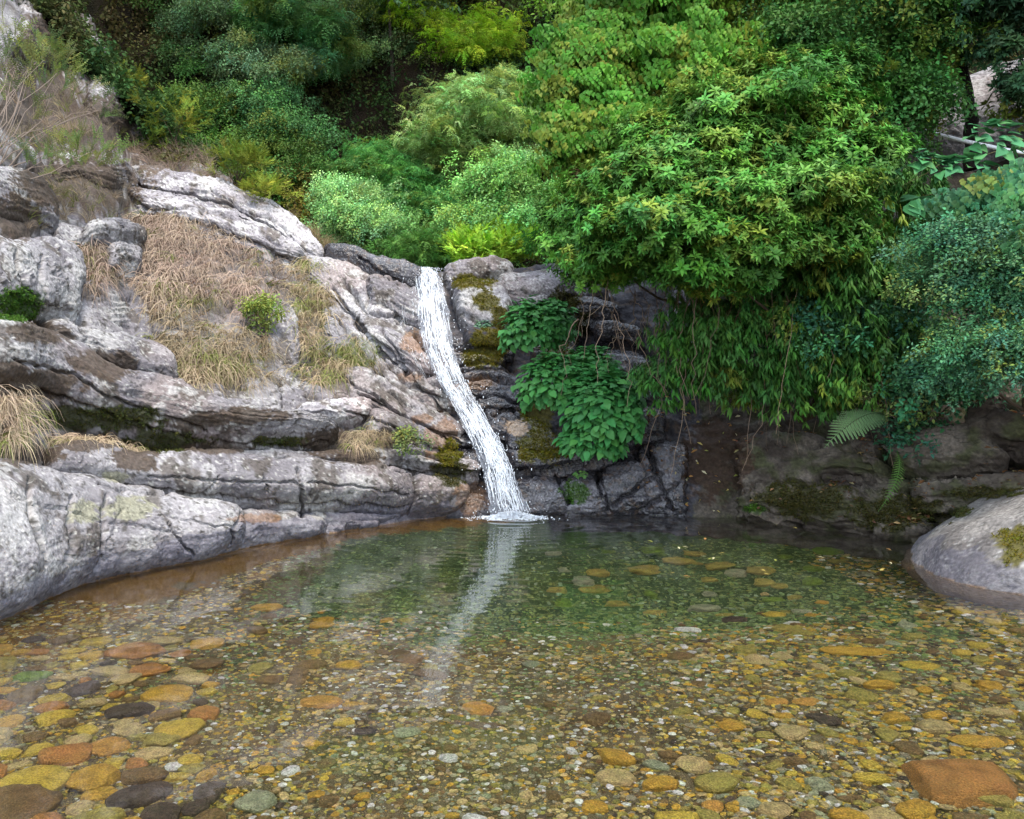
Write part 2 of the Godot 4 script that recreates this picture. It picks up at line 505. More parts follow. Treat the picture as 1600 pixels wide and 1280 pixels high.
# moss, soil and stains seen on the rock: [u, v, half width, half height, kind]
var PATCHES := [
	[160, 570, 60, 24, "soil"], [60, 600, 75, 26, "soil"], [150, 655, 120, 22, "moss"], [250, 690, 80, 18, "moss"], [20, 585, 40, 22, "soil"], [30, 475, 38, 32, "green"],
	[130, 690, 70, 16, "soil"], [210, 718, 40, 22, "soil"], [40, 710, 60, 20, "soil"], [340, 700, 60, 10, "soil"], [380, 650, 70, 14, "soil"], [440, 690, 60, 9, "moss"], [520, 690, 50, 24, "soil"], [30, 340, 40, 40, "soil"],
	[300, 660, 40, 16, "soil"], [560, 715, 50, 12, "soil"], [400, 810, 40, 8, "rust"], [180, 745, 24, 10, "lichen"], [130, 800, 30, 18, "lichen"], [200, 795, 40, 20, "lichen"], [60, 520, 60, 20, "soil"],
	[660, 655, 20, 8, "rust"], [690, 690, 26, 40, "rust"], [640, 590, 20, 9, "rust"], [740, 600, 34, 12, "rust"], [735, 780, 28, 26, "rust"], [705, 735, 30, 24, "moss_dark"], [700, 710, 20, 24, "yellow"],
	[735, 440, 40, 12, "yellow"], [760, 470, 22, 18, "yellow"], [765, 540, 28, 34, "yellow"], [745, 560, 24, 16, "yellow"], [840, 650, 26, 50, "yellow"], [850, 700, 44, 26, "yellow"], [900, 770, 22, 20, "green"], [880, 500, 40, 50, "moss_dark"], [870, 560, 30, 30, "yellow"],
	[810, 668, 22, 12, "tan"], [1180, 795, 20, 8, "green"], [1585, 850, 34, 30, "yellow"], [1500, 800, 20, 10, "moss"], [1540, 770, 60, 10, "moss_dark"], [1400, 800, 80, 30, "moss_dark"], [1260, 780, 80, 30, "moss_dark"], [1120, 720, 60, 60, "leaf_litter"], [650, 535, 24, 20, "rust"], [780, 500, 14, 20, "yellow"], [690, 560, 14, 30, "rust"],
	[90, 60, 60, 60, "soil"], [150, 200, 80, 60, "soil"], [60, 160, 80, 80, "soil"], [250, 240, 50, 30, "soil"], [120, 290, 110, 50, "soil"],
]
const PATCH_COLOR := {
	"soil": Color(0.075, 0.052, 0.036), "moss": Color(0.05, 0.055, 0.018), "green": Color(0.05, 0.10, 0.02), "rust": Color(0.24, 0.13, 0.065), "lichen": Color(0.30, 0.29, 0.21),
	"yellow": Color(0.11, 0.095, 0.012), "moss_dark": Color(0.045, 0.043, 0.014), "tan": Color(0.45, 0.31, 0.2), "leaf_litter": Color(0.06, 0.034, 0.02),
}

var last_kind := ""
var litter_at := []
var moss_at := []

func note_moss(p: Vector3, n: Vector3) -> void:
	if last_kind in ["yellow", "green", "moss", "moss_dark"]: moss_at.append([p, n, last_kind])

func patched(c: Color, p: Vector3, q: Vector2) -> Color:
	last_kind = ""
	for a in PATCHES:
		var dx: float = (q.x - a[0]) / a[2]
		if absf(dx) > 1.5: continue
		var dy: float = (q.y - a[1]) / a[3]
		if absf(dy) > 1.5: continue
		var e := 1.0 - dx * dx - dy * dy + 0.9 * n_mid.get_noise_3dv(p * 1.7) + 0.7 * n_mid.get_noise_3dv(p * 6.0)
		if e > 0.0:
			var k := smoothstep(0.0, 0.22, e)
			if e > 0.25: last_kind = a[4]
			var pc: Color = PATCH_COLOR[a[4]]
			c = c.lerp(pc * (0.75 + 0.6 * absf(n_mid.get_noise_3dv(p * 9.0))), k * (0.6 if a[4] == "rust" else 0.9))
	return c

func dry_color(p: Vector3, n: Vector3) -> Color:
	var q := px(p)
	var a := n_low.get_noise_3dv(p * 0.8)
	var b := n_mid.get_noise_3dv(p * Vector3(0.8, 2.6, 0.8))
	var c := Color(0.165, 0.152, 0.165).lerp(Color(0.29, 0.275, 0.285), smoothstep(-0.3, 0.4, a + 0.6 * b))
	c = c.lerp(Color(0.25, 0.185, 0.16), smoothstep(0.0, 0.35, n_low.get_noise_3dv(p * 0.6 + Vector3(40, 0, 0))) * 0.42)
	c = c.lerp(Color(0.075, 0.06, 0.048), smoothstep(0.16, 0.30, n_mid.get_noise_3dv(p * Vector3(0.9, 0.45, 0.9) + Vector3(0, 30, 0))) * 0.75)
	c = c.lerp(Color(0.42, 0.41, 0.40), smoothstep(0.2, 0.36, n_low.get_noise_3dv(p * 1.7 + Vector3(0, 0, 61)) + 0.35 * n_mid.get_noise_3dv(p * 5.0)) * 0.6)
	if n_mid.get_noise_3dv(p * 7.0 + Vector3(7, 7, 7)) > 0.4: c = c.lerp(Color(0.5, 0.49, 0.46), 0.6)
	if n_mid.get_noise_3dv(p * 3.4 + Vector3(3, 57, 7)) > 0.34: c = c.lerp(Color(0.045, 0.04, 0.032), 0.75)
	if p.y < 0.22 + 0.16 * n_mid.get_noise_3dv(p * 0.6) and p.y > -0.5:   # the band that floods leave grey blue
		c = c.lerp(Color(0.13, 0.125, 0.165), 0.6)
	if p.y < 0.004: c = c.lerp(Color(0.30, 0.16, 0.035), 0.75)   # algae-stained below the water line
	return patched(c, p, q)

func boulder_color(p: Vector3, n: Vector3) -> Color:
	var c := Color(0.125, 0.112, 0.108).lerp(Color(0.26, 0.24, 0.225), smoothstep(-0.35, 0.4, n_low.get_noise_3dv(p * 1.1) + 0.5 * n_mid.get_noise_3dv(p * 1.3)))
	if n_mid.get_noise_3dv(p * 4.0 + Vector3(3, 57, 7)) > 0.3: c = c.lerp(Color(0.05, 0.045, 0.04), 0.6)
	if n_mid.get_noise_3dv(p * 6.0 + Vector3(7, 7, 7)) > 0.36: c = c.lerp(Color(0.42, 0.41, 0.39), 0.6)
	if p.y < 0.2 + 0.16 * n_mid.get_noise_3dv(p * 0.6): c = c.lerp(Color(0.11, 0.105, 0.135), 0.55)
	if p.y < 0.004: c = c.lerp(Color(0.20, 0.11, 0.04), 0.6)
	return patched(c, p, px(p))

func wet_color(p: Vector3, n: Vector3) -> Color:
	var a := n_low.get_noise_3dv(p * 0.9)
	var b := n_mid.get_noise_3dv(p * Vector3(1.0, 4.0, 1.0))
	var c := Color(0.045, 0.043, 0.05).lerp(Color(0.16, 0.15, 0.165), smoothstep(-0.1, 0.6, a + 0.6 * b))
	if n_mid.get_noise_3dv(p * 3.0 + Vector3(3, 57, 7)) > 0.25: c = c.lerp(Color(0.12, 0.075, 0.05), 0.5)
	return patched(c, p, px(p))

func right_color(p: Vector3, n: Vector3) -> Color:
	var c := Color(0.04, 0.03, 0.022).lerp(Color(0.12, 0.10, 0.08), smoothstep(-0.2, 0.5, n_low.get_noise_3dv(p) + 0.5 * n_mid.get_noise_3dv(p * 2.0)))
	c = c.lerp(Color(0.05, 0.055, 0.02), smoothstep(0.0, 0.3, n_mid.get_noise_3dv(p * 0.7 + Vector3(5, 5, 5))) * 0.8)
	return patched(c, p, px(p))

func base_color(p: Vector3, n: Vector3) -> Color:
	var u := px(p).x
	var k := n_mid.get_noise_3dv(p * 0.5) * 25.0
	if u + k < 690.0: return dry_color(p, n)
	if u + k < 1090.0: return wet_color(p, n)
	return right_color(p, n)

func chips(p: Vector3, bed := 2.2) -> float:           # angular blocks and flakes, longer than they are high
	var q := Vector3(p.x * 1.1, p.y * bed + p.x * 0.25, p.z * 1.1)
	return n_cell.get_noise_3dv(q * 1.25) + 0.5 * n_cell.get_noise_3dv(q * 3.1 + Vector3(7, 3, 1))

func relief(p: Vector3) -> float:
	return 0.022 * chips(p) + 0.07 * n_low.get_noise_3dv(p * 1.1) + 0.05 * (n_ridge.get_noise_3dv(p * Vector3(0.8, 1.8, 0.8))) + 0.02 * n_mid.get_noise_3dv(p * Vector3(1.4, 4.0, 1.4)) + 0.008 * n_mid.get_noise_3dv(p * 7.0)

func strata(x: float, y: float, p: Vector3, sd: float) -> float:   # worn edges of thin beds
	var h := y * 11.0 + 1.2 * n_low.get_noise_3dv(p * 0.7) + 0.5 * n_mid.get_noise_2d(x * 0.5, sd)
	var k := floorf(h)
	var f := h - k
	var step := sin(k * 12.9898 + sd) * 43.758
	step -= floorf(step)
	return (step - 0.5) * 1.6 + 0.8 * pow(f, 3.0) + n_mid.get_noise_3d(x * 0.35, y * 5.0, sd)

# a bed or plate of rock lying on the bank: lower and upper edge as picture lines, standing PROUD metres out of it
func ledge(parent: Node3D, top: Array, bot: Array, proud: float, o := {}) -> MeshInstance3D:
	var L := 0.0
	var H := 0.0
	for k in 9:
		var ut: float = lerpf(top[0][0], top[-1][0], k / 8.0)
		var ub: float = lerpf(bot[0][0], bot[-1][0], k / 8.0)
		var a := B(ut, curve(top, ut))
		var b := B(ub, curve(bot, ub))
		H = maxf(H, a.distance_to(b))
		if k:
			var u0: float = lerpf(bot[0][0], bot[-1][0], (k - 1) / 8.0)
			L += B(u0, curve(bot, u0)).distance_to(b)
	var cell: float = o.get("cell", 0.016)
	var nu := clampi(int(L / cell), 24, 420)
	var nv := clampi(int((H + 1.2 * (proud + 0.1)) / cell), 14, 110)
	var uc: float = (top[0][0] + top[-1][0] + bot[0][0] + bot[-1][0]) / 4.0
	var vc := (curve(top, uc) + curve(bot, uc)) / 2.0
	var nrm := (B(uc + 60, vc) - B(uc - 60, vc)).cross(B(uc, vc - 30) - B(uc, vc + 30)).normalized()
	if nrm.z < 0: nrm = -nrm
	if uc < 720.0: nrm = (nrm + Vector3(0.35, 0.55, 0.75)).normalized()
	nrm = (nrm + Vector3(0, o.get("tilt", 0.0), 0)).normalized()
	var sink: float = o.get("sink", 0.10)
	var pw: float = o.get("p", 2.6)
	var back: float = o.get("back", 0.0)               # how far the whole bed stands off the bank
	var lam: float = o.get("lam", 0.016)
	var amp: float = o.get("amp", 0.7)
	var chip: float = o.get("chip", 0.014)
	var tone: float = o.get("tone", 1.15)
	var sd: float = o.get("seed", uc * 0.37 + vc * 0.11)
	var lo: float = o.get("low", 0.5)                   # where across the section it stands out most
	var pos := func(c: float, r: float) -> Vector3:
		var x := 0.5 - 0.5 * cos(PI * r)
		var cc := 0.5 - 0.5 * cos(PI * lerpf(0.04, 0.96, c))
		cc = lerpf(c, cc, 0.5)
		var ub: float = lerpf(bot[0][0], bot[-1][0], cc)
		var ut: float = lerpf(top[0][0], top[-1][0], cc)
		var u := lerpf(ub, ut, x)
		var v := lerpf(curve(bot, ub) + 5.0 * n_mid.get_noise_2d(ub * 0.006, sd), curve(top, ut) + 5.0 * n_mid.get_noise_2d(ut * 0.006, sd + 9.0), x)
		var y := x / lo - 1.0 if x < lo else (x - lo) / (1.0 - lo)
		var e := pow(maxf(1.0 - pow(absf(y), pw), 0.0), 1.0 / pw) * pow(maxf(1.0 - pow(absf(2.0 * c - 1.0), 7.0), 0.0), 1.0 / 3.0)
		return B(u, v, back) + nrm * (-sink + (proud + sink) * e)
	var dsp := func(p: Vector3, c: float, r: float) -> float:
		var q := p + Vector3(sd, 0, 0)
		return amp * (0.06 * n_low.get_noise_3dv(q * 1.2) + 0.013 * n_mid.get_noise_3dv(q) + 0.004 * n_mid.get_noise_3dv(q * 6.0)) + lam * strata(c * L, r * H, p, sd) + chip * chips(q, 1.6) - crack(p)
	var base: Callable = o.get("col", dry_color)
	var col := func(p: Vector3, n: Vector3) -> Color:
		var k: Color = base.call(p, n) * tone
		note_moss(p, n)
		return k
	var s := sheet(nu, nv, pos, dsp, col)
	if uc > 1000.0:
		for k in range(0, s.v.size(), 5):
			if s.n[k].y > 0.12 and s.v[k].y > 0.03: litter_at.append(s.v[k])
	return part(parent, o.get("called", "rock_ledge"), s.mesh(), o.get("mat", M.dry_rock))

# a free boulder: ellipsoid of axes R, worn flat and dented
func boulder(at: Vector3, R: Vector3, turn: Vector3, sd: float, o := {}) -> ArrayMesh:
	var bs := Basis.from_euler(turn)
	var pw: float = o.get("p", 2.6)
	var pos := func(c: float, r: float) -> Vector3:
		var a := TAU * c
		var b := PI * (r - 0.5)
		var d := Vector3(cos(b) * cos(a), sin(b), cos(b) * sin(a))
		var k := pow(pow(absf(d.x), pw) + pow(absf(d.y), pw) + pow(absf(d.z), pw), -1.0 / pw)
		return bs * (d * k * R)
	var size := (R.x + R.y + R.z) / 3.0
	var amp: float = o.get("amp", 1.0)
	var dsp := func(p: Vector3, c: float, r: float) -> float:
		var e := smoothstep(0.0, 0.06, r) * smoothstep(1.0, 0.94, r)
		var q := p + Vector3(sd, sd * 0.7, 0)
		return e * amp * (0.28 * size * n_low.get_noise_3dv(q * 0.5 / size) + 0.10 * size * n_mid.get_noise_3dv(q * 0.35 / size) + 0.016 * n_mid.get_noise_3dv(q * 1.5) + 0.006 * n_mid.get_noise_3dv(q * 6.0))
	var col: Callable = o.get("col", dry_color)
	var cl := func(p: Vector3, n: Vector3) -> Color:
		var k: Color = col.call(p + at, n)
		note_moss(p + at, n)
		return k
	var n: int = o.get("n", 40)
	return sheet(n * 2, n, pos, dsp, cl, true, true).mesh()

func build_banks() -> Node3D:
	var LEVEL := [-0.5, -0.22, -0.08, 0.0, 1.0]
	var pos := func(c: float, r: float) -> Vector3:
		var u := lerpf(-450, 2050, c)
		var a := bank(u)
		var t := lerpf(-0.16, 1.0, r / 0.9) if r < 0.9 else 1.0
		var v := a.x + (a.y - a.x) * t
		var p := P(u, v, bd(u, v))
		if r >= 0.9:                                    # over the crest and down behind it
			var k := (r - 0.9) / 0.1
			p += Vector3(p.x * 0.08, -1.1 * k * k, -1.6) * k
		elif t < 0.0:
			p.y = t * 6.0
		return p
	var dsp := func(p: Vector3, c: float, r: float) -> float:
		return relief(p) * 1.3 - crack(p)
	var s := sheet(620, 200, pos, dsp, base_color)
	var o := part(self, "rock_bank", s.mesh(), M.dry_rock)
	tag(o, "", "", "", "structure")
	return o

func build_left_ledges(b: Node3D) -> void:
	var W := {"mat": M.wet_rock, "col": wet_color}
	# the smooth block at the water's edge, and the small slabs that run on from it
	ledge(b, [[-260, 690], [-100, 715], [0, 728], [60, 745], [120, 755], [200, 775], [300, 798], [372, 803]], [[-260, 1090], [-100, 1010], [0, 985], [60, 950], [120, 925], [200, 905], [300, 884], [372, 870]], 0.44, {"p": 3.0, "sink": 0.15, "low": 0.42, "lam": 0.004, "chip": 0.014, "amp": 1.0})
	ledge(b, [[366, 806], [420, 803], [470, 812], [500, 822]], [[358, 866], [420, 858], [470, 850], [500, 840]], 0.22, {"sink": 0.12})
	for a in [[476, 508, 811, 836], [504, 540, 811, 833], [535, 566, 812, 830], [560, 585, 815, 827]]:
		ledge(b, [[a[0], a[2]], [a[1], a[2] + 2]], [[a[0] - 3, a[3] + 6], [a[1], a[3] + 4]], 0.13, {"sink": 0.1})
	# second bed, cracked across, with the round block at its end
	ledge(b, [[60, 708], [150, 716], [230, 728], [300, 728], [400, 735], [470, 738], [560, 741], [645, 752]], [[60, 770], [150, 786], [260, 802], [380, 806], [470, 808], [560, 808], [645, 806]], 0.44, {"p": 3.2, "sink": 0.2, "low": 0.45, "lam": 0.007, "chip": 0.014})
	ledge(b, [[628, 752], [660, 748], [700, 758], [722, 775]], [[632, 812], [660, 814], [700, 812], [718, 800]], 0.40, {"p": 2.4, "sink": 0.15})
	ledge(b, [[330, 798], [430, 806], [560, 806], [640, 804]], [[330, 822], [430, 826], [560, 822], [640, 814]], 0.10, {"sink": 0.12})
	# thin beds between
	ledge(b, [[300, 708], [380, 712], [470, 716], [560, 708], [640, 712], [700, 730]], [[300, 730], [380, 735], [470, 738], [560, 740], [640, 745], [690, 752]], 0.20, {"p": 3.0, "sink": 0.12})
	# third bed, the long one that dips to the right
	ledge(b, [[-160, 520], [-20, 540], [40, 545], [95, 568], [150, 612], [240, 632], [295, 656], [375, 678], [450, 680], [522, 680]], [[-160, 640], [-20, 655], [40, 655], [95, 672], [150, 690], [240, 703], [295, 708], [375, 714], [450, 714], [522, 702]], 0.56, {"p": 3.0, "sink": 0.25, "low": 0.5})
	ledge(b, [[455, 648], [510, 642], [560, 640], [574, 648]], [[452, 668], [510, 672], [560, 668], [574, 662]], 0.28, {"p": 3.5, "lam": 0.03, "sink": 0.1, "tone": 1.9})
	# blocks under the grass
	for a in [[288, 345, 604, 668], [340, 402, 612, 664], [370, 440, 588, 660], [430, 472, 578, 655], [462, 520, 596, 652], [505, 596, 588, 648]]:
		ledge(b, [[a[0], a[2] + 6], [(a[0] + a[1]) / 2.0, a[2]], [a[1], a[2] + 8]], [[a[0] + 4, a[3]], [(a[0] + a[1]) / 2.0, a[3] + 4], [a[1] - 3, a[3]]], 0.13, {"p": 3.4, "sink": 0.1, "chip": 0.03})
	ledge(b, [[50, 515], [130, 536], [190, 540], [240, 556], [268, 585]], [[70, 560], [140, 590], [190, 606], [240, 612], [264, 612]], 0.34, {"sink": 0.12})
	ledge(b, [[-80, 380], [0, 392], [50, 392], [95, 405], [112, 450]], [[-80, 545], [0, 520], [50, 520], [90, 522], [112, 500]], 0.42, {"p": 2.6, "sink": 0.1, "lam": 0.004, "chip": 0.03, "amp": 1.1})
	ledge(b, [[-100, 260], [0, 275], [45, 285], [85, 335]], [[-100, 330], [0, 350], [45, 360], [82, 375]], 0.25, {"sink": 0.12})
	ledge(b, [[118, 372], [160, 364], [200, 376], [214, 392]], [[122, 395], [160, 398], [200, 404], [212, 404]], 0.34, {"sink": 0.1})
	ledge(b, [[160, 398], [185, 392], [213, 408]], [[165, 440], [185, 448], [212, 440]], 0.30, {"sink": 0.1})
	ledge(b, [[85, 360], [110, 362], [130, 372]], [[70, 400], [100, 402], [125, 395]], 0.18, {"sink": 0.1})
	ledge(b, [[110, 420], [170, 440], [235, 440]], [[120, 545], [170, 548], [240, 560]], 0.10, {"sink": 0.12, "p": 3.0})
	# the pale slabs along the crest
	ledge(b, [[190, 300], [250, 318], [330, 335], [400, 365], [455, 392], [480, 410]], [[215, 335], [260, 350], [330, 368], [390, 396], [440, 412], [474, 416]], 0.24, {"p": 3.0, "sink": 0.1, "lam": 0.03, "tone": 1.75})
	ledge(b, [[205, 262], [280, 282], [350, 298], [410, 322], [455, 348], [490, 385], [506, 404]], [[215, 300], [270, 316], [340, 334], [400, 362], [450, 392], [480, 408], [500, 412]], 0.22, {"p": 2.8, "sink": 0.1, "lam": 0.03, "tone": 1.75})
	ledge(b, [[80, 250], [130, 240], [190, 262], [215, 285]], [[85, 285], [130, 290], [190, 302], [210, 308]], 0.18, {"sink": 0.1})
	ledge(b, [[20, -60], [85, 0], [125, 38], [152, 78], [166, 112]], [[30, 110], [75, 115], [115, 118], [150, 122], [166, 126]], 0.25, {"sink": 0.8, "lam": 0.03, "cell": 0.03})
	ledge(b, [[140, 112], [175, 135], [205, 165], [240, 205]], [[120, 190], [160, 205], [195, 225], [232, 236]], 0.22, {"sink": 0.7, "cell": 0.025})
	ledge(b, [[0, 68], [40, 80], [80, 105]], [[5, 92], [40, 108], [78, 122]], 0.25, {"sink": 0.5, "cell": 0.025})
	ledge(b, [[188, 178], [212, 182], [236, 205]], [[190, 205], [212, 212], [234, 216]], 0.28, {"sink": 0.6, "cell": 0.025})
	ledge(b, [[408, 468], [440, 470], [462, 500]], [[412, 560], [440, 585], [470, 575]], 0.16, {"sink": 0.1})
	ledge(b, [[520, 515], [560, 520], [596, 545]], [[500, 560], [550, 565], [592, 570]], 0.16, {"sink": 0.1})
	# slabs stepping down to the fall
	ledge(b, [[470, 402], [520, 408], [560, 425], [600, 448], [628, 462]], [[478, 440], [510, 470], [545, 500], [580, 520], [622, 530]], 0.16, {"tone": 1.4, "p": 3.2, "sink": 0.1})
	ledge(b, [[565, 440], [600, 445], [640, 462], [655, 480]], [[575, 490], [605, 498], [640, 515], [668, 535]], 0.30, {"p": 3.0, "sink": 0.12})
	ledge(b, [[545, 490], [590, 500], [630, 510], [668, 545]], [[575, 545], [610, 570], [650, 596], [690, 612]], 0.24, {"tone": 1.4, "p": 3.2, "sink": 0.12})
	ledge(b, [[500, 480], [545, 500], [580, 545], [600, 575]], [[505, 530], [540, 560], [570, 595], [600, 612]], 0.16, {"tone": 1.4, "p": 3.2, "sink": 0.1})
	ledge(b, [[640, 592], [672, 598], [700, 612]], [[634, 632], [668, 645], [712, 652]], 0.28, {"sink": 0.12})
	ledge(b, [[592, 560], [630, 585], [662, 610]], [[590, 612], [625, 640], [655, 650]], 0.18, {"p": 3.2, "sink": 0.1})
	ledge(b, [[530, 580], [580, 590], [640, 632], [690, 655], [724, 690]], [[540, 640], [580, 655], [640, 690], [690, 706], [728, 716]], 0.26, {"p": 3.4, "sink": 0.14})
	ledge(b, [[560, 650], [610, 662], [660, 690], [715, 712]], [[575, 690], [610, 700], [660, 724], [712, 738]], 0.30, {"p": 3.2, "sink": 0.12})
	ledge(b, [[620, 705], [670, 718], [725, 730], [748, 745]], [[612, 742], [668, 752], [720, 764], [745, 762]], 0.34, {"p": 3.0, "sink": 0.12})

func build_fall_rocks(b: Node3D) -> void:
	var W := {"mat": M.wet_rock, "col": wet_color}
	# dark log-shaped sill left of the lip, boulders right of it
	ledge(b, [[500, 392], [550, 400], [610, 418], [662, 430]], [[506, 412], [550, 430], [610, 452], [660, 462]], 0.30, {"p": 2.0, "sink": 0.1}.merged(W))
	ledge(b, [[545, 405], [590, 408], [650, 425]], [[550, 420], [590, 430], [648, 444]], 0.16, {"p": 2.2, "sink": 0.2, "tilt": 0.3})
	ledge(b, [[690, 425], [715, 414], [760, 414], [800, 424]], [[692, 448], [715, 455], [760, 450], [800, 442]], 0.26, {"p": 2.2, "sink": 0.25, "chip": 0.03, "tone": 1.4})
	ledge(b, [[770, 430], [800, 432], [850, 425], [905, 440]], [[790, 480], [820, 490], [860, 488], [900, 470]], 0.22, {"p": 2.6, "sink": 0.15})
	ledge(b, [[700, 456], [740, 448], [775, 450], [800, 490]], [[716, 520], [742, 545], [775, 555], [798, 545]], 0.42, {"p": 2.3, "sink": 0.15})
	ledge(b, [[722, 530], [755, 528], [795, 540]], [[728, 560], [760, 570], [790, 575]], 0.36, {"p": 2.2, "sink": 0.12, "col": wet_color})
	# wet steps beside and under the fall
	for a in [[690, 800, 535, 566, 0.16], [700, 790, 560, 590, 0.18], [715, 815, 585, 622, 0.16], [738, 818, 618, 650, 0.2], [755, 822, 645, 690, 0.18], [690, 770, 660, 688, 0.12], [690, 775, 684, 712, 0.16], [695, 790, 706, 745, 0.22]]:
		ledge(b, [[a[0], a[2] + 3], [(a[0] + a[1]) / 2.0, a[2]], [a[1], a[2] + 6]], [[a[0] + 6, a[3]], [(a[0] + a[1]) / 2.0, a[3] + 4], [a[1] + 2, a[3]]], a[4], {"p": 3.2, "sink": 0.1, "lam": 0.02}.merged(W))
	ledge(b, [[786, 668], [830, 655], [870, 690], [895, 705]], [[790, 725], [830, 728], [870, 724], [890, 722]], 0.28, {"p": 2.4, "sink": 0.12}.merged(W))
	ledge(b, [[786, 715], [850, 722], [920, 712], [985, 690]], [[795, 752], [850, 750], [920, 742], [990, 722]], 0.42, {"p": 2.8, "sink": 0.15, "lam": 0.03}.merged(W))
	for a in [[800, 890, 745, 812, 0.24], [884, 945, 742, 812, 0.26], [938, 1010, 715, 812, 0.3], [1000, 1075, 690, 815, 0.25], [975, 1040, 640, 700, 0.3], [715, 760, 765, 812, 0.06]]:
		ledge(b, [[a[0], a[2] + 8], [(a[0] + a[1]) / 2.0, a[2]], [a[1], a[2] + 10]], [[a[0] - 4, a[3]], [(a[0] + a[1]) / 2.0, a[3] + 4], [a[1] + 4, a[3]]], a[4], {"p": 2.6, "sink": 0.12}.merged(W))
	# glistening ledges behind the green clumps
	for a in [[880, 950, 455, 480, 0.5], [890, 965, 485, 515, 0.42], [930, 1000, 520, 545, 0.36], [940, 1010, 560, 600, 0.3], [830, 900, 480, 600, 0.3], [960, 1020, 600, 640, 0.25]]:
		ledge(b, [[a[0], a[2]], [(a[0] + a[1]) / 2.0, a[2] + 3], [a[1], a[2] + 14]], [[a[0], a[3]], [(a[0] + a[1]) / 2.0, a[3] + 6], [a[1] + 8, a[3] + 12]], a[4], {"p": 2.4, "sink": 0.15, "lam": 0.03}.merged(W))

func build_right_rocks(b: Node3D) -> void:
	var R := {"col": right_color}
	for a in [[1160, 1290, 690, 815, 0.45], [1180, 1270, 760, 826, 0.5], [1280, 1400, 700, 770, 0.45], [1270, 1440, 755, 838, 0.4], [1400, 1480, 690, 745, 0.4], [1440, 1560, 690, 760, 0.55], [1540, 1660, 650, 740, 0.6], [1430, 1620, 745, 810, 0.35], [1380, 1470, 805, 850, 0.35]]:
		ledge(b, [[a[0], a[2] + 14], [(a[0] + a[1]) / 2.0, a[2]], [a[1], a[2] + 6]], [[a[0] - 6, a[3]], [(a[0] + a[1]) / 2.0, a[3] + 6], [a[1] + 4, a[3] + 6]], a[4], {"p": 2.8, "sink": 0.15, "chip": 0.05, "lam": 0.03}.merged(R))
	# pale outcrop up the slope, below the white pipe
	ledge(b, [[1430, 190], [1500, 160], [1570, 135], [1660, 110]], [[1440, 262], [1500, 268], [1570, 250], [1660, 260]], 0.6, {"p": 2.6, "sink": 0.2, "cell": 0.03})

var hill_v: PackedVector3Array
var hill_n: PackedVector3Array

func build_hillside() -> void:
	var Z := [[-500, 8.5], [0, 8.0], [160, 6.0], [300, 4.2], [420, 3.0], [520, 2.2], [640, 2.3], [800, 2.3], [950, 2.6], [1200, 3.2], [1500, 4.6], [2100, 6.5]]
	var pos := func(c: float, r: float) -> Vector3:
		var u := lerpf(-700, 2300, c)
		var y0 := curve(Z, u)
		var d: float
		var y: float
		if r < 0.3:
			d = lerpf(12.6, 15.0, r / 0.3)
			y = y0 - 0.4 + 0.8 * r / 0.3
		else:
			var k := (r - 0.3) / 0.7
			d = 15.0 + 17.0 * k
			y = y0 + 0.4 + 27.0 * pow(k, 0.85)
		var p := P(u, 640, d)
		return Vector3(p.x, y, p.z)
	var dsp := func(p: Vector3, c: float, r: float) -> float:
		return 0.7 * n_low.get_noise_3dv(p * 0.25) + 0.25 * n_ridge.get_noise_3dv(p * 0.5) + 0.08 * n_mid.get_noise_3dv(p)
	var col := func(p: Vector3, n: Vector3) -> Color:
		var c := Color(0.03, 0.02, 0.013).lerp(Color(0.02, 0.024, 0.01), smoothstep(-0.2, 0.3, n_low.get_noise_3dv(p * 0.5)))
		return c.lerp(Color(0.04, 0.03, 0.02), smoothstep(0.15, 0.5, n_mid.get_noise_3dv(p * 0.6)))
	var hs := sheet(200, 130, pos, dsp, col)
	hill_v = hs.v
	hill_n = hs.n
	tag(part(self, "hillside", hs.mesh(), M.soil), "", "", "", "structure")

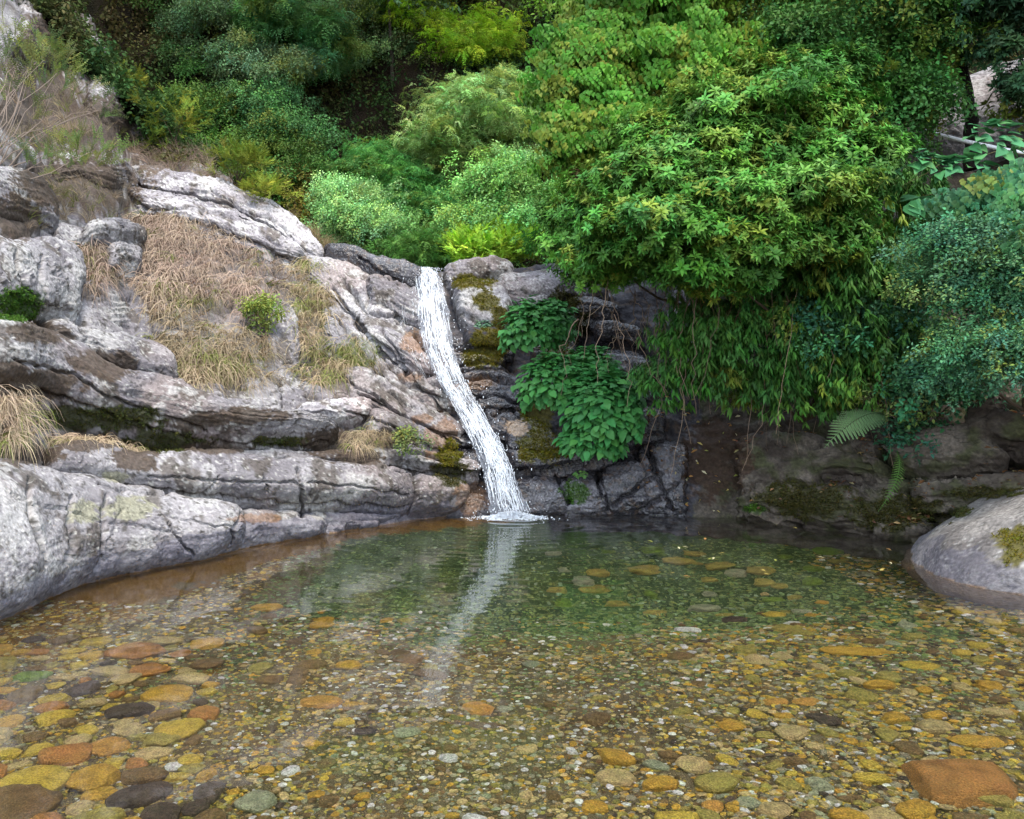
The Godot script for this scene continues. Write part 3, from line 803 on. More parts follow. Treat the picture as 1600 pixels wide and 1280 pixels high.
func build_pool() -> void:
	var pos := func(c: float, r: float) -> Vector3:
		var x := lerpf(-7.5, 7.5, c)
		var z := lerpf(3.0, -11.5, r)
		return Vector3(x, -pool_depth(x, z), z)
	var dsp := func(p: Vector3, c: float, r: float) -> float: return 0.012 * n_mid.get_noise_3dv(p * 2.0)
	var col := func(p: Vector3, n: Vector3) -> Color:
		var c := Color(0.20, 0.155, 0.075).lerp(Color(0.32, 0.25, 0.13), smoothstep(-0.3, 0.4, n_mid.get_noise_3dv(p * 1.2)))
		if p.z + 1.6 * n_low.get_noise_3dv(p * 0.7) + 0.8 * n_mid.get_noise_3dv(p * 2.0) < -5.6 and p.x > -1.6: c = Color(0.10, 0.165, 0.06).lerp(Color(0.17, 0.25, 0.10), smoothstep(-0.3, 0.4, n_mid.get_noise_3dv(p * 1.2)))   # fine gravel, with the green of deep water painted into its colour
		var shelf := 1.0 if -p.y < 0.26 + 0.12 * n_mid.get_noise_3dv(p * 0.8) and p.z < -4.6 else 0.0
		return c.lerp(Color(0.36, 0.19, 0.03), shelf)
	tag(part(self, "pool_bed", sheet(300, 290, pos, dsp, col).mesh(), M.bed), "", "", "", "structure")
	var foot := WP(798, 806)
	var wpos := func(c: float, r: float) -> Vector3:
		var x := lerpf(-7.5, 7.5, c)
		var z := lerpf(3.0, -11.5, r)
		var q := Vector2(x - foot.x, z - foot.z).length()
		var calm := 1.0 - 0.75 * smoothstep(1.5, 4.5, x) 
		var near := exp(-q / 2.2)
		var y := 0.0030 * calm * n_low.get_noise_3d(x * 1.2, z * 3.2, 0) * (0.35 + near)
		y += 0.0016 * calm * n_mid.get_noise_3d(x * 0.9, z * 2.2, 5) * (0.25 + near)
		y += 0.0022 * exp(-q / 1.6) * sin(q * 34.0 + 3.0 * n_low.get_noise_2d(x, z))
		return Vector3(x, y, z)
	tag(part(self, "pool_water", sheet(640, 620, wpos, null, null).mesh(), M.water), "", "", "", "structure")
	var gpos := func(c: float, r: float) -> Vector3:
		return Vector3(lerpf(-60, 60, c), -0.5 + 0.8 * smoothstep(0.0, 0.15, r), lerpf(2.6, 70, r))
	var gcol := func(p: Vector3, n: Vector3) -> Color: return Color(0.12, 0.095, 0.06)
	var gd := func(p: Vector3, c: float, r: float) -> float: return 0.3 * n_low.get_noise_3dv(p * 0.2)
	tag(part(self, "ground", sheet(60, 60, gpos, gd, gcol, true).mesh(), M.soil), "", "", "", "structure")

# ---------------------------------------------------------------- plants
func copies(parent: Node3D, called: String, mesh: Mesh, m: Material, xf: Array, cols: Array, kind := "") -> MultiMeshInstance3D:
	var mm := MultiMesh.new()
	mm.transform_format = MultiMesh.TRANSFORM_3D
	mm.use_colors = true
	mm.mesh = mesh
	mm.instance_count = xf.size()
	for k in xf.size():
		mm.set_instance_transform(k, xf[k])
		mm.set_instance_color(k, cols[k])
	var o := MultiMeshInstance3D.new()
	o.name = numbered(called) if parent == self else called
	o.multimesh = mm
	o.material_override = m
	if kind: o.set_meta("kind", kind)
	parent.add_child(o, true)
	return o

func framed(y: Vector3, z: Vector3, s: float) -> Basis:
	y = y.normalized()
	z = (z - y * z.dot(y)).normalized()
	return Basis(y.cross(z), y, z) * s

func tinted(c: Color, spread := 0.22) -> Color:
	var k := 1.0 + rng.randf_range(-spread, spread)
	return Color(c.r * k * rng.randf_range(0.85, 1.25), c.g * k, c.b * k * rng.randf_range(0.8, 1.2))

# blobs: [u, v, depth, half width px, half height px, half depth m]
func crown(t: Node3D, blobs: Array, kind: String, clumps: int, per: int, o := {}) -> Array:
	var at := t.position
	var tint: Color = o.get("tint", Color(0.05, 0.12, 0.035))
	var size: float = o.get("size", 1.0)
	var mode: String = o.get("mode", "flat")
	var cr: float = o.get("clump", 0.22)
	var total := 0.0
	for b in blobs: total += b[3] * b[4]
	var xf := []
	var cols := []
	var tips := []
	for k in clumps:
		var pick := rng.randf() * total
		var bi := 0
		while bi < blobs.size() - 1 and pick > blobs[bi][3] * blobs[bi][4]:
			pick -= blobs[bi][3] * blobs[bi][4]
			bi += 1
		var b: Array = blobs[bi]
		var s: float = b[2] / F
		var d := rdir()
		if d.z < -0.15 and rng.randf() < 0.8: d.z = -d.z
		if d.y < -0.25 and rng.randf() < o.get("lift", 0.6): d.y = -d.y
		var rad := (0.5 + 0.5 * sqrt(rng.randf())) * (1.0 + 0.45 * n_low.get_noise_3dv(d * 1.4 + Vector3(b[0], b[1], 0)))
		if rng.randf() < o.get("loose", 0.08): rad *= rng.randf_range(1.05, 1.4)
		var c := P(b[0], b[1], b[2]) + d * Vector3(b[3] * s, b[4] * s, b[5]) * rad
		if n_low.get_noise_3dv(c * 1.6) + 0.25 * n_mid.get_noise_3dv(c) < o.get("gap", -0.12): continue
		tips.append(c)
		var ct := tinted(tint, o.get("vary", 0.35))
		if rng.randf() < o.get("young", 0.12): ct = ct.lerp(Color(0.22, 0.27, 0.04), 0.55)
		var kk := int(per * 1.9 * rng.randf_range(0.5, 1.5))
		var cs := cr * 1.25 * rng.randf_range(0.7, 1.4)
		for q in kk:
			var e := rdir()
			var w := c + e * Vector3(1.25, 0.6, 1.0) * cs * pow(rng.randf(), 0.4)
			var y: Vector3
			var z: Vector3
			match mode:
				"up":
					y = d * 0.45 + e * 0.55 + Vector3.UP * 0.75 + rdir() * 0.25
					z = rdir()
				"hang":
					y = Vector3.UP + rdir() * 0.35
					z = d * 0.6 + e * 0.6 + Vector3(0, 0.3, 0.35) + rdir() * 0.6
				_:
					y = d * 0.3 + e * 0.4 + Vector3(0, o.get("rise", 0.05), 0) + rdir() * 0.75
					y.y *= 0.6
					z = Vector3.UP + rdir() * 0.5 + d * 0.35
			if absf(y.normalized().dot(z.normalized())) > 0.97: z = Vector3(0.3, 0.2, 0.9)
			xf.append(Transform3D(framed(y, z, size * 0.78 * rng.randf_range(0.7, 1.3)), w - at))
			cols.append(tinted(ct, 0.12))
	copies(t, o.get("called", "crown"), SPRIG[kind], M[o.get("mat", "foliage")], xf, cols, "stuff")
	return tips

func branches(t: Node3D, from: Vector3, tips: Array, n: int, r: float, col := Color(0.07, 0.05, 0.035), called := "branch") -> void:
	if tips.is_empty(): return
	var holder: Node3D = t.get_node("trunk") if t.has_node("trunk") else t
	for k in n:
		var tip: Vector3 = tips[rng.randi() % tips.size()]
		var l := from.distance_to(tip)
		var s := Shape.new()
		tube_into(s, bent(from - t.position, tip - t.position, Vector3(rng.randf_range(-0.1, 0.1), rng.randf_range(-0.05, 0.16), rng.randf_range(-0.05, 0.1)) * l, 0.03 * l), r * rng.randf_range(0.6, 1.0), r * 0.2, 5, col)
		part(holder, called, s.mesh(), M.twig)

func trunk(t: Node3D, pts: Array, r0: float, r1: float, col := Color(0.06, 0.045, 0.035)) -> Vector3:
	var w := []
	var n := pts.size()
	for i in n - 1:
		var a := P(pts[i][0], pts[i][1], pts[i][2])
		var b := P(pts[i + 1][0], pts[i + 1][1], pts[i + 1][2])
		for k in 4: w.append(a.lerp(b, k / 4.0) + rdir() * r0 * 0.25 - t.position)
	w.append(P(pts[-1][0], pts[-1][1], pts[-1][2]) - t.position)
	part(t, "trunk", tube_into(Shape.new(), w, r0, r1, 8, col).mesh(), M.bark)
	return w[-1] + t.position

func plant(called: String, label: String, category: String, root: Array, blobs: Array, kind: String, clumps: int, per: int, o := {}) -> Node3D:
	rng.seed = hash(label)
	var at := P(root[0], root[1], root[2])
	var t := thing(called, at, label, category, o.get("group", ""))
	var from := at
	if o.has("trunk"): from = trunk(t, o.trunk, o.get("girth", 0.08), o.get("girth", 0.08) * 0.45, o.get("bark", Color(0.06, 0.045, 0.035)))
	var tips := crown(t, blobs, kind, clumps, per, o)
	branches(t, from, tips, o.get("limbs", 10), o.get("limb", 0.02), o.get("bark", Color(0.07, 0.05, 0.035)))
	return t

const TEAL := Color(0.045, 0.105, 0.060)
const DEEP := Color(0.045, 0.105, 0.032)
const MID := Color(0.065, 0.155, 0.040)
const BRIGHT := Color(0.16, 0.30, 0.030)
const PALE := Color(0.13, 0.22, 0.085)
const BLUE := Color(0.075, 0.19, 0.105)
const LIME := Color(0.24, 0.33, 0.045)

func build_forest() -> void:
	var G := "trees and shrubs on the shaded slope behind the fall"
	var T := [
		["forest_tree", "dark teal tree at the top left above the pale outcrop", [260, 170, 17.0], [[230, 30, 17, 70, 60, 1.2], [300, 40, 17, 70, 60, 1.2], [250, 110, 16.5, 60, 50, 0.9]], "broad", 70, 20, {"tint": DEEP, "trunk": [[270, 230, 17.2], [262, 120, 17.2], [255, 20, 17.2]], "girth": 0.10, "over": [[190, -110, 16.0, 170, 70, 2.2], [-60, -160, 16.0, 120, 90, 2.0]]}],
		["forest_tree", "feathery green tree hanging at the top between bare trunks", [470, 200, 16.5], [[470, 20, 16.0, 60, 40, 1.0], [500, 70, 16.0, 50, 40, 0.8], [430, 60, 16.2, 40, 30, 0.8]], "pinnate", 75, 15, {"tint": BLUE, "size": 1.5, "trunk": [[478, 210, 17], [472, 100, 17], [468, 10, 17]], "girth": 0.07, "over": [[440, -115, 15.2, 170, 75, 2.4]]}],
		["forest_tree", "dense blue green bush in the middle of the dark slope", [360, 260, 15.5], [[370, 120, 15.8, 90, 50, 1.0], [330, 70, 16.2, 70, 50, 0.9], [420, 130, 15.6, 70, 40, 0.9]], "broad", 90, 20, {"tint": TEAL.lightened(0.03)}],
		["forest_tree", "broad leafy bush overhanging the dark hollow, lit on top", [430, 330, 15.0], [[430, 180, 15.2, 70, 45, 0.9], [460, 230, 15.0, 70, 40, 0.9], [390, 220, 15.3, 70, 50, 0.9], [500, 250, 15.0, 50, 30, 0.7]], "broad", 100, 20, {"tint": Color(0.055, 0.135, 0.066)}],
		["forest_shrub", "dark shrub low on the slope above the small bright bushes", [370, 330, 14.6], [[330, 190, 15, 60, 40, 0.8], [360, 260, 14.6, 70, 40, 0.8], [440, 290, 14.4, 60, 40, 0.8], [300, 130, 15.8, 50, 50, 0.8]], "broad", 80, 18, {"tint": DEEP}],
		["forest_tree", "grey green tree with bare hanging stems at upper centre", [560, 200, 18], [[570, 50, 17.5, 60, 45, 1.0], [530, 100, 17.5, 40, 40, 0.8], [600, 100, 17.5, 60, 30, 0.9]], "broad", 75, 18, {"tint": Color(0.09, 0.16, 0.10), "trunk": [[560, 230, 18], [566, 140, 18], [572, 50, 18]], "girth": 0.09, "over": [[640, -110, 15.6, 150, 75, 2.4]]}],
		["forest_tree", "yellow green layered tree glowing at the top centre", [720, 160, 18], [[640, 25, 17.6, 60, 22, 1.0], [680, 60, 17.4, 70, 22, 1.0], [730, 90, 17.2, 70, 24, 1.0], [770, 70, 17.5, 50, 26, 0.9], [690, 10, 18, 80, 24, 1.0]], "pinnate", 110, 16, {"tint": Color(0.26, 0.42, 0.05), "size": 1.15, "rise": -0.05, "clump": 0.34, "trunk": [[735, 200, 18.4], [728, 120, 18.4], [705, 40, 18.2]], "girth": 0.08}],
		["forest_tree", "deep green tree filling the top right of centre", [800, 120, 20], [[780, 10, 20, 80, 40, 1.2], [830, 50, 19.5, 50, 40, 1.0], [880, 0, 20, 60, 40, 1.0], [800, 110, 19, 60, 34, 1.0]], "broad", 90, 18, {"tint": Color(0.06, 0.12, 0.045), "size": 1.2, "over": [[850, -110, 16.0, 180, 80, 2.4]]}],
		["forest_tree", "tall dark trunk rising left of the vine covered mound", [846, 190, 19], [[850, -20, 19, 60, 30, 0.8], [820, 150, 18.5, 40, 30, 0.6]], "broad", 36, 15, {"tint": DEEP, "trunk": [[848, 260, 19], [846, 150, 19], [842, -40, 19]], "girth": 0.17, "bark": Color(0.05, 0.04, 0.045)}],
		["forest_tree", "pale green spreading tree above the fall with forked stem", [765, 300, 14.6], [[750, 175, 14.6, 60, 34, 0.9], [700, 220, 14.5, 50, 24, 0.7], [800, 210, 14.5, 50, 30, 0.7], [720, 260, 14.4, 60, 20, 0.7], [790, 150, 14.8, 40, 24, 0.6], [680, 240, 14.6, 34, 18, 0.5]], "pinnate", 120, 16, {"tint": Color(0.19, 0.31, 0.15), "size": 1.0, "rise": 0.0, "clump": 0.26, "trunk": [[772, 330, 14.7], [764, 260, 14.7], [752, 190, 14.6]], "girth": 0.05}],
		["forest_shrub", "pale silvery green bush behind the crest, left of the fall", [570, 410, 13.4], [[560, 320, 13.4, 44, 34, 0.6], [580, 370, 13.2, 54, 34, 0.6], [540, 350, 13.3, 30, 40, 0.5]], "broad", 110, 14, {"tint": Color(0.19, 0.37, 0.21), "size": 0.8}],
		["forest_shrub", "layered mid green bush behind the pale silvery one", [640, 400, 14.4], [[600, 270, 14.6, 60, 24, 0.7], [640, 310, 14.4, 50, 40, 0.7], [580, 250, 14.8, 40, 18, 0.6], [660, 350, 14.0, 40, 40, 0.6]], "pinnate", 85, 15, {"tint": Color(0.07, 0.21, 0.08), "rise": 0.0}],
		["forest_shrub", "leafy green bush directly above the right lip boulder", [770, 410, 13.0], [[770, 310, 13.2, 60, 36, 0.7], [800, 360, 12.9, 50, 36, 0.6], [740, 360, 13.0, 44, 30, 0.6], [810, 280, 13.3, 36, 30, 0.5]], "broad", 110, 18, {"tint": Color(0.14, 0.31, 0.13)}],
		["forest_shrub", "bright lime tuft of young shoots above the lip boulder", [770, 418, 12.6], [[745, 395, 12.6, 34, 16, 0.4], [790, 388, 12.5, 40, 20, 0.4]], "fine", 46, 16, {"tint": Color(0.28, 0.48, 0.08), "rise": 0.6, "mat": "matte_leaf"}],
		["forest_shrub", "small dark ferny bush at the head of the fall", [660, 415, 12.6], [[655, 392, 12.6, 30, 16, 0.4], [690, 400, 12.6, 30, 14, 0.4]], "pinnate", 34, 12, {"tint": Color(0.06, 0.16, 0.05), "size": 0.8}],
		["forest_shrub", "olive undergrowth bush in the dark hollow below the crest", [470, 380, 13.6], [[470, 340, 13.8, 50, 30, 0.6], [440, 300, 14.2, 50, 30, 0.6]], "broad", 36, 12, {"tint": Color(0.10, 0.095, 0.030)}],
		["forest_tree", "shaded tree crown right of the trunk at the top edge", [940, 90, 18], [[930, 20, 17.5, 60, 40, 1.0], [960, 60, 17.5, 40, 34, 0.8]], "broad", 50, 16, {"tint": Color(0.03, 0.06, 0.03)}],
		["forest_tree", "brownish sparse tree top in the upper left corner slope", [330, 120, 18.5], [[330, 10, 18.5, 60, 40, 1.0], [400, 20, 18.5, 60, 40, 1.0], [200, 90, 17.2, 40, 60, 0.8]], "broad", 70, 16, {"tint": Color(0.07, 0.105, 0.04), "size": 1.2}],
	]
	for a in T:
		var o: Dictionary = a[7]
		o.group = G
		o.size = o.get("size", 1.0) * 0.82
		o.tint = o.get("tint", DEEP) * Color(1.35, 1.45, 0.95)
		o.gap = -0.03
		o.loose = 0.2
		o.vary = 0.45
		var t := plant(a[0], a[1], a[0].get_slice("_", 1), a[2], a[3], a[4], int(a[5] * 1.9), a[6], o)
		if o.has("over"):                               # unseen canopy added above the view to keep the slope in shade
			crown(t, o.over, "broad", 22, 10, {"tint": o.tint, "size": 1.9, "clump": 0.5, "gap": -1.0, "called": "shade_canopy"})
	for a in [[405, 16.4, "thin dark sapling on the slope, leftmost of the bare stems"], [432, 16.8, "thin leaning sapling beside the feathery green tree"], [612, 16.6, "slender tree stem before the yellow green layered tree"], [905, 17.0, "slender dark stem in the gap left of the vine mound"], [690, 17.0, "slender stem under the yellow green layered tree"]]:
		var u: float = a[0]
		plant("forest_tree", a[2], "tree", [u, 250, a[1]], [[u - 20, 20, a[1], 40, 30, 0.5], [u + 15, -40, a[1], 50, 40, 0.6]], "broad", 34, 9, {"tint": Color(0.075, 0.16, 0.05), "size": 0.8, "trunk": [[u + 8, 260, a[1]], [u + 3, 150, a[1]], [u - 2, 50, a[1]], [u - 8, -60, a[1]]], "girth": 0.045, "bark": Color(0.10, 0.085, 0.07), "limbs": 5, "group": G})
	var bare := thing("hanging_stems", P(548, 90, 17.2), "tangle of pale bare stems hanging before the dark hollow", "stems")
	rng.seed = 12
	for k in 9:
		var u := rng.randf_range(532, 560)
		var pts := bent(P(548 + rng.randf_range(-6, 6), 88, 17.2), P(u, rng.randf_range(160, 215), 17.0), Vector3(rng.randf_range(-0.15, 0.15), 0, 0), 0.05, 9)
		var loc := []
		for p in pts: loc.append(p - bare.position)
		part(bare, "stem", tube_into(Shape.new(), loc, 0.012, 0.005, 4, Color(0.22, 0.19, 0.15)).mesh(), M.twig)
	# saplings on the dry crest
	for a in [["lime green feathery bush on the crest, larger of the crest bushes", [275, 232, 12.6], [[268, 190, 12.6, 34, 34, 0.35]], 60], ["small lime bush higher up the crest near the outcrop", [192, 165, 13.5], [[190, 140, 13.5, 24, 20, 0.3]], 34], ["bright green bush low on the crest", [370, 292, 12.2], [[355, 268, 12.2, 26, 18, 0.3], [385, 260, 12.2, 20, 16, 0.25]], 40], ["olive green bush between the two pale outcrops", [120, 130, 14.0], [[125, 105, 14.0, 34, 20, 0.4]], 40], ["green bush left of the topmost pale outcrop", [40, 70, 14.0], [[40, 50, 14.0, 36, 24, 0.4]], 36], ["leafy yellow green sprig lowest on the crest", [418, 305, 12.0], [[415, 300, 12.0, 16, 10, 0.2]], 14]]:
		plant("crest_bush", a[0], "bush", a[1], a[2], "fine", a[3], 4, {"tint": LIME.lerp(MID, rng.randf() * 0.4), "rise": 0.5, "size": 0.9, "mat": "matte_leaf", "limb": 0.008, "clump": 0.14, "group": "bushes on the dry crest"})
	# bushes and litter that cover the slope
	rng.seed = 77
	var xf := []
	var cols := []
	var shown := []
	for w in hill_v.size():
		var q := px(hill_v[w])
		if hill_v[w].z > -25.0 and q.x > -60 and q.x < 1660 and q.y > -90 and q.y < 470: shown.append(w)
	for k in 17000:
		var w: int = shown[rng.randi() % shown.size()]
		var p := hill_v[w]
		p += hill_n[w] * rng.randf_range(0.0, 0.22) + Vector3(rng.randf_range(-0.2, 0.2), rng.randf_range(-0.1, 0.1), rng.randf_range(0, 0.1))
		xf.append(Transform3D(framed(Vector3(0, 0.3, 0.6) + rdir(), Vector3.UP + rdir() * 0.5, rng.randf_range(0.7, 1.5)), p))
		cols.append(tinted((DEEP * 0.8).lerp(Color(0.085, 0.07, 0.03), smoothstep(-0.2, 0.4, n_low.get_noise_3dv(p * 0.4)) * 0.8), 0.3))
	tag(copies(self, "undergrowth", SPRIG.broad, M.matte_leaf, xf, cols), "dark mixed undergrowth covering the shaded slope behind", "undergrowth", "", "stuff")

func big_leaves(t: Node3D, blobs: Array, n: int, kind: String, size: float, tint: Color, seed_: int, singles := 300) -> void:
	rng.seed = seed_
	var total := 0.0
	for b in blobs: total += b[3] * b[4]
	var xf := []
	var cols := []
	for k in n:
		var pick := rng.randf() * total
		var bi := 0
		while bi < blobs.size() - 1 and pick > blobs[bi][3] * blobs[bi][4]:
			pick -= blobs[bi][3] * blobs[bi][4]
			bi += 1
		var b: Array = blobs[bi]
		var s: float = b[2] / F
		var d := rdir()
		if d.z < 0: d.z = -d.z
		if d.y < -0.5: d.y = -d.y
		var rad := rng.randf_range(0.68, 1.03) * (1.0 + 0.25 * n_low.get_noise_3dv(d * 2.0 + Vector3(b[0], 0, 0)))
		var w := P(b[0], b[1], b[2]) + d * Vector3(b[3] * s, b[4] * s, b[5]) * rad
		var a := rng.randf() * TAU
		var y := Vector3(cos(a) * 0.8, -0.55 + 0.4 * d.y, 0.35 + sin(a) * 0.3) + d * 0.5
		var z := d * 0.8 + Vector3(0, 0.8, 0.35) + rdir() * 0.35
		xf.append([rad, Transform3D(framed(y, z, size * rng.randf_range(0.65, 1.25)), w - t.position)])
		cols.append(tinted(tint, 0.22))
	# the outermost leaves, which show largest, one by one
	var order := range(n)
	order.sort_custom(func(i: int, j: int) -> bool: return xf[i][0] > xf[j][0])
	var tone := []
	for k in 6:
		var m: StandardMaterial3D = (M.matte_leaf if kind == "heart_leaf" else M.foliage).duplicate()
		m.resource_name = "leaf_tone"
		m.albedo_color = cols[k].linear_to_srgb()
		tone.append(m)
	var rest := []
	var rcol := []
	for i in n:
		var k: int = order[i]
		if i < singles:
			var o := part(t, "leaf", SPRIG[kind], tone[i % 6])
			o.transform = xf[k][1]
		else:
			rest.append(xf[k][1])
			rcol.append(cols[k])
	if rest.size(): copies(t, "inner_leaves", SPRIG[kind], M.foliage, rest, rcol, "stuff")

func frond(t: Node3D, a: Vector3, b: Vector3, sag: Vector3, n: int, len_: float, tint: Color) -> void:
	var pts := bent(a, b, sag, 0.0, 20)
	var loc := []
	for p in pts: loc.append(p - t.position)
	var stem := part(t, "frond", tube_into(Shape.new(), loc, 0.006, 0.002, 5, tint * 0.8).mesh(), M.twig)
	var s := Shape.new()
	for k in 12:                                        # one pinna with its own small teeth
		for sd in [-1.0, 1.0]:
			leaf(s, Vector3(0, 0.06 + 0.078 * k, 0), Vector3(sd, 0.7, -0.1).normalized(), Vector3(0, 0, 1), 0.16 * (1.0 - 0.06 * k), 0.075, "small", Color.WHITE, 0.2)
	var mesh := s.mesh()
	var m: StandardMaterial3D = M.matte_leaf.duplicate()
	m.resource_name = "fern_green"
	m.albedo_color = tint.linear_to_srgb()
	for k in n:
		var f := (k + 1.0) / (n + 1.0)
		var i := mini(int(f * 20), 19)
		var p: Vector3 = pts[i].lerp(pts[i + 1], f * 20 - i)
		var dir: Vector3 = (pts[i + 1] - pts[i]).normalized()
		var side := dir.cross(Vector3(0.1, 0.9, 0.5)).normalized()
		var up := side.cross(dir).normalized()
		for sd in [-1.0, 1.0]:
			var o := part(stem, "leaflet", mesh, m)
			o.transform = Transform3D(framed(side * sd + dir * 0.5 - up * 0.25, up, len_ * sin(PI * (0.12 + 0.86 * f)) * rng.randf_range(0.9, 1.1)), p - t.position)

func build_right_plants() -> void:
	var G := "plants hanging over the right side of the pool"
	plant("climbing_vine", "mound of climbing vine with heart shaped leaves, above the fall's right", "vine", [960, 330, 9.9], [[930, 130, 9.7, 80, 80, 0.7], [1010, 60, 9.9, 110, 70, 0.7], [900, 230, 9.4, 50, 60, 0.5], [1080, 140, 9.5, 100, 80, 0.7], [980, 230, 9.3, 90, 70, 0.5], [890, 180, 9.6, 40, 80, 0.5]], "heart", 520, 14, {"gap": -0.35, "loose": 0.15, "tint": Color(0.075, 0.225, 0.022), "mode": "hang", "group": G, "young": 0.3, "clump": 0.17, "size": 0.74})
	plant("leafy_shrub", "yellow green leafy canopy along the top edge, right of centre", "shrub", [1130, 160, 10.3], [[1040, 0, 10.2, 150, 60, 0.8], [1180, 20, 10.2, 150, 60, 0.8], [1290, 0, 10.2, 120, 60, 0.8], [1150, -160, 10.0, 260, 100, 1.4]], "broad", 360, 18, {"tint": Color(0.12, 0.28, 0.025), "group": G, "young": 0.3})  # the highest blob, out of view, is added to shade the right side
	var s := plant("overhanging_shrub", "large shrub of glossy leaf whorls leaning over the dark pool corner", "shrub", [1230, 560, 9.4], [[1180, 200, 8.8, 150, 60, 0.7], [1050, 290, 8.3, 110, 46, 0.6], [1200, 330, 8.0, 160, 50, 0.6], [1320, 270, 8.4, 70, 50, 0.5], [1050, 375, 7.9, 140, 46, 0.5], [960, 320, 8.6, 80, 50, 0.5], [1170, 395, 7.9, 100, 34, 0.4], [895, 365, 9.0, 60, 46, 0.5], [930, 430, 8.7, 60, 26, 0.4], [1100, 440, 8.0, 70, 20, 0.3], [1120, 255, 8.5, 160, 60, 0.5], [1260, 385, 8.1, 90, 46, 0.4], [1000, 410, 8.3, 80, 36, 0.4], [1250, 150, 9.0, 120, 50, 0.5]], "rosette", 760, 12, {"size": 0.84, "gap": -0.28, "loose": 0.22, "vary": 0.45, "tint": Color(0.08, 0.225, 0.035), "mode": "up", "group": G, "young": 0.2, "limbs": 26, "limb": 0.03, "clump": 0.17, "lift": 0.75})
	rng.seed = 41
	for k in 80:                                        # bare shoots and roots hanging below it
		var u := rng.randf_range(900, 1430)
		var d := rng.randf_range(8.2, 9.2)
		var v0 := rng.randf_range(395, 520)
		var l := rng.randf_range(80, 260) * (0.6 if u < 1000 else 1.0)
		var pts := bent(P(u, v0, d), P(u + rng.randf_range(-50, 50), minf(v0 + l, 800), d - 0.1), Vector3(rng.randf_range(-0.12, 0.12), 0, rng.randf_range(-0.1, 0.1)), 0.035, 12)
		var loc := []
		for p in pts: loc.append(p - s.position)
		part(s, "hanging_shoot", tube_into(Shape.new(), loc, rng.randf_range(0.003, 0.007), 0.002, 4, Color(0.17, 0.12, 0.085) * rng.randf_range(0.5, 1.3)).mesh(), M.twig)
	for k in 90:                                        # brown tangle of dead twigs under the leaves
		var u := rng.randfn(1185, 55)
		var a := P(u, rng.randf_range(395, 470), rng.randf_range(8.4, 8.9))
		var pts := bent(a, a + Vector3(rng.randf_range(-0.35, 0.35), rng.randf_range(-0.9, -0.3), rng.randf_range(-0.1, 0.2)), Vector3(rng.randf_range(-0.1, 0.1), 0, 0.05), 0.03, 8)
		var loc := []
		for p in pts: loc.append(p - s.position)
		part(s, "dead_twig", tube_into(Shape.new(), loc, 0.004, 0.0015, 4, Color(0.15, 0.09, 0.06) * rng.randf_range(0.5, 1.2)).mesh(), M.twig)
	plant("leafy_shrub", "mid green shrub behind the leaf whorls, below the tree", "shrub", [1340, 260, 9.8], [[1290, 110, 9.6, 110, 80, 0.7], [1390, 70, 9.6, 100, 80, 0.7], [1400, 180, 9.5, 60, 60, 0.5]], "broad", 190, 18, {"tint": Color(0.06, 0.175, 0.04), "group": G})
	plant("drooping_shrub", "dark shrub of drooping lance leaves in the shade over the water", "shrub", [1250, 660, 9.2], [[1100, 530, 8.9, 70, 70, 0.4], [1060, 600, 9.0, 40, 34, 0.3], [1220, 520, 8.7, 110, 70, 0.4], [1330, 450, 8.5, 100, 110, 0.5], [1390, 320, 8.8, 50, 70, 0.4], [1250, 610, 8.8, 80, 40, 0.4], [1340, 570, 8.5, 80, 50, 0.4]], "lance", 300, 10, {"gap": -0.3, "tint": Color(0.055, 0.17, 0.035), "mode": "hang", "group": G, "clump": 0.2, "young": 0.1, "lift": 0.3})
	plant("drooping_shrub", "teal leaved shrub low over the right bank stones", "shrub", [1440, 690, 8.4], [[1450, 605, 8.1, 64, 30, 0.3], [1380, 520, 8.3, 50, 40, 0.3], [1420, 680, 8.2, 20, 18, 0.15], [1290, 520, 8.5, 60, 40, 0.3]], "broad", 70, 13, {"tint": Color(0.05, 0.17, 0.085), "group": G})
	plant("leafy_shrub", "blue green shrub of small dense leaves at the right edge", "shrub", [1600, 640, 7.6], [[1540, 430, 7.2, 90, 80, 0.5], [1475, 480, 7.4, 60, 60, 0.4], [1560, 560, 7.0, 80, 70, 0.4], [1470, 400, 7.6, 50, 24, 0.3], [1640, 480, 7.0, 60, 140, 0.5]], "broad", 330, 13, {"size": 0.62, "tint": Color(0.07, 0.20, 0.10), "group": G, "mat": "matte_leaf", "rise": 0.3, "clump": 0.17})
	plant("climbing_vine", "trailing vine with pale green leaves over the blue green shrub", "vine", [1580, 420, 7.4], [[1560, 310, 7.6, 70, 34, 0.3], [1590, 400, 7.0, 34, 80, 0.3], [1520, 340, 7.6, 40, 24, 0.2]], "heart", 70, 9, {"tint": Color(0.06, 0.2, 0.085), "mode": "hang", "group": G, "young": 0.02, "size": 0.8, "clump": 0.14})
	plant("hill_tree", "dark leaning tree in front of the pale outcrop, upper right", "tree", [1518, 250, 9.8], [[1520, 40, 9.5, 100, 50, 0.8], [1590, 80, 9.4, 60, 60, 0.6], [1440, 40, 9.6, 60, 50, 0.6], [1600, 150, 9.3, 40, 20, 0.3], [1500, -150, 9.0, 240, 90, 1.6]], "rosette", 260, 13, {"tint": Color(0.05, 0.115, 0.055), "mode": "up", "trunk": [[1520, 262, 9.8], [1517, 190, 9.8], [1500, 90, 9.7], [1492, -40, 9.6]], "girth": 0.085, "bark": Color(0.04, 0.032, 0.03), "group": G})  # its overhead blob is unseen, added to darken the bank below
	# big heart leaves reaching across
	var hv := thing("large_leaf_vine", P(1600, 300, 8.4), "row of large heart shaped leaves reaching left below the pipe", "vine", G)
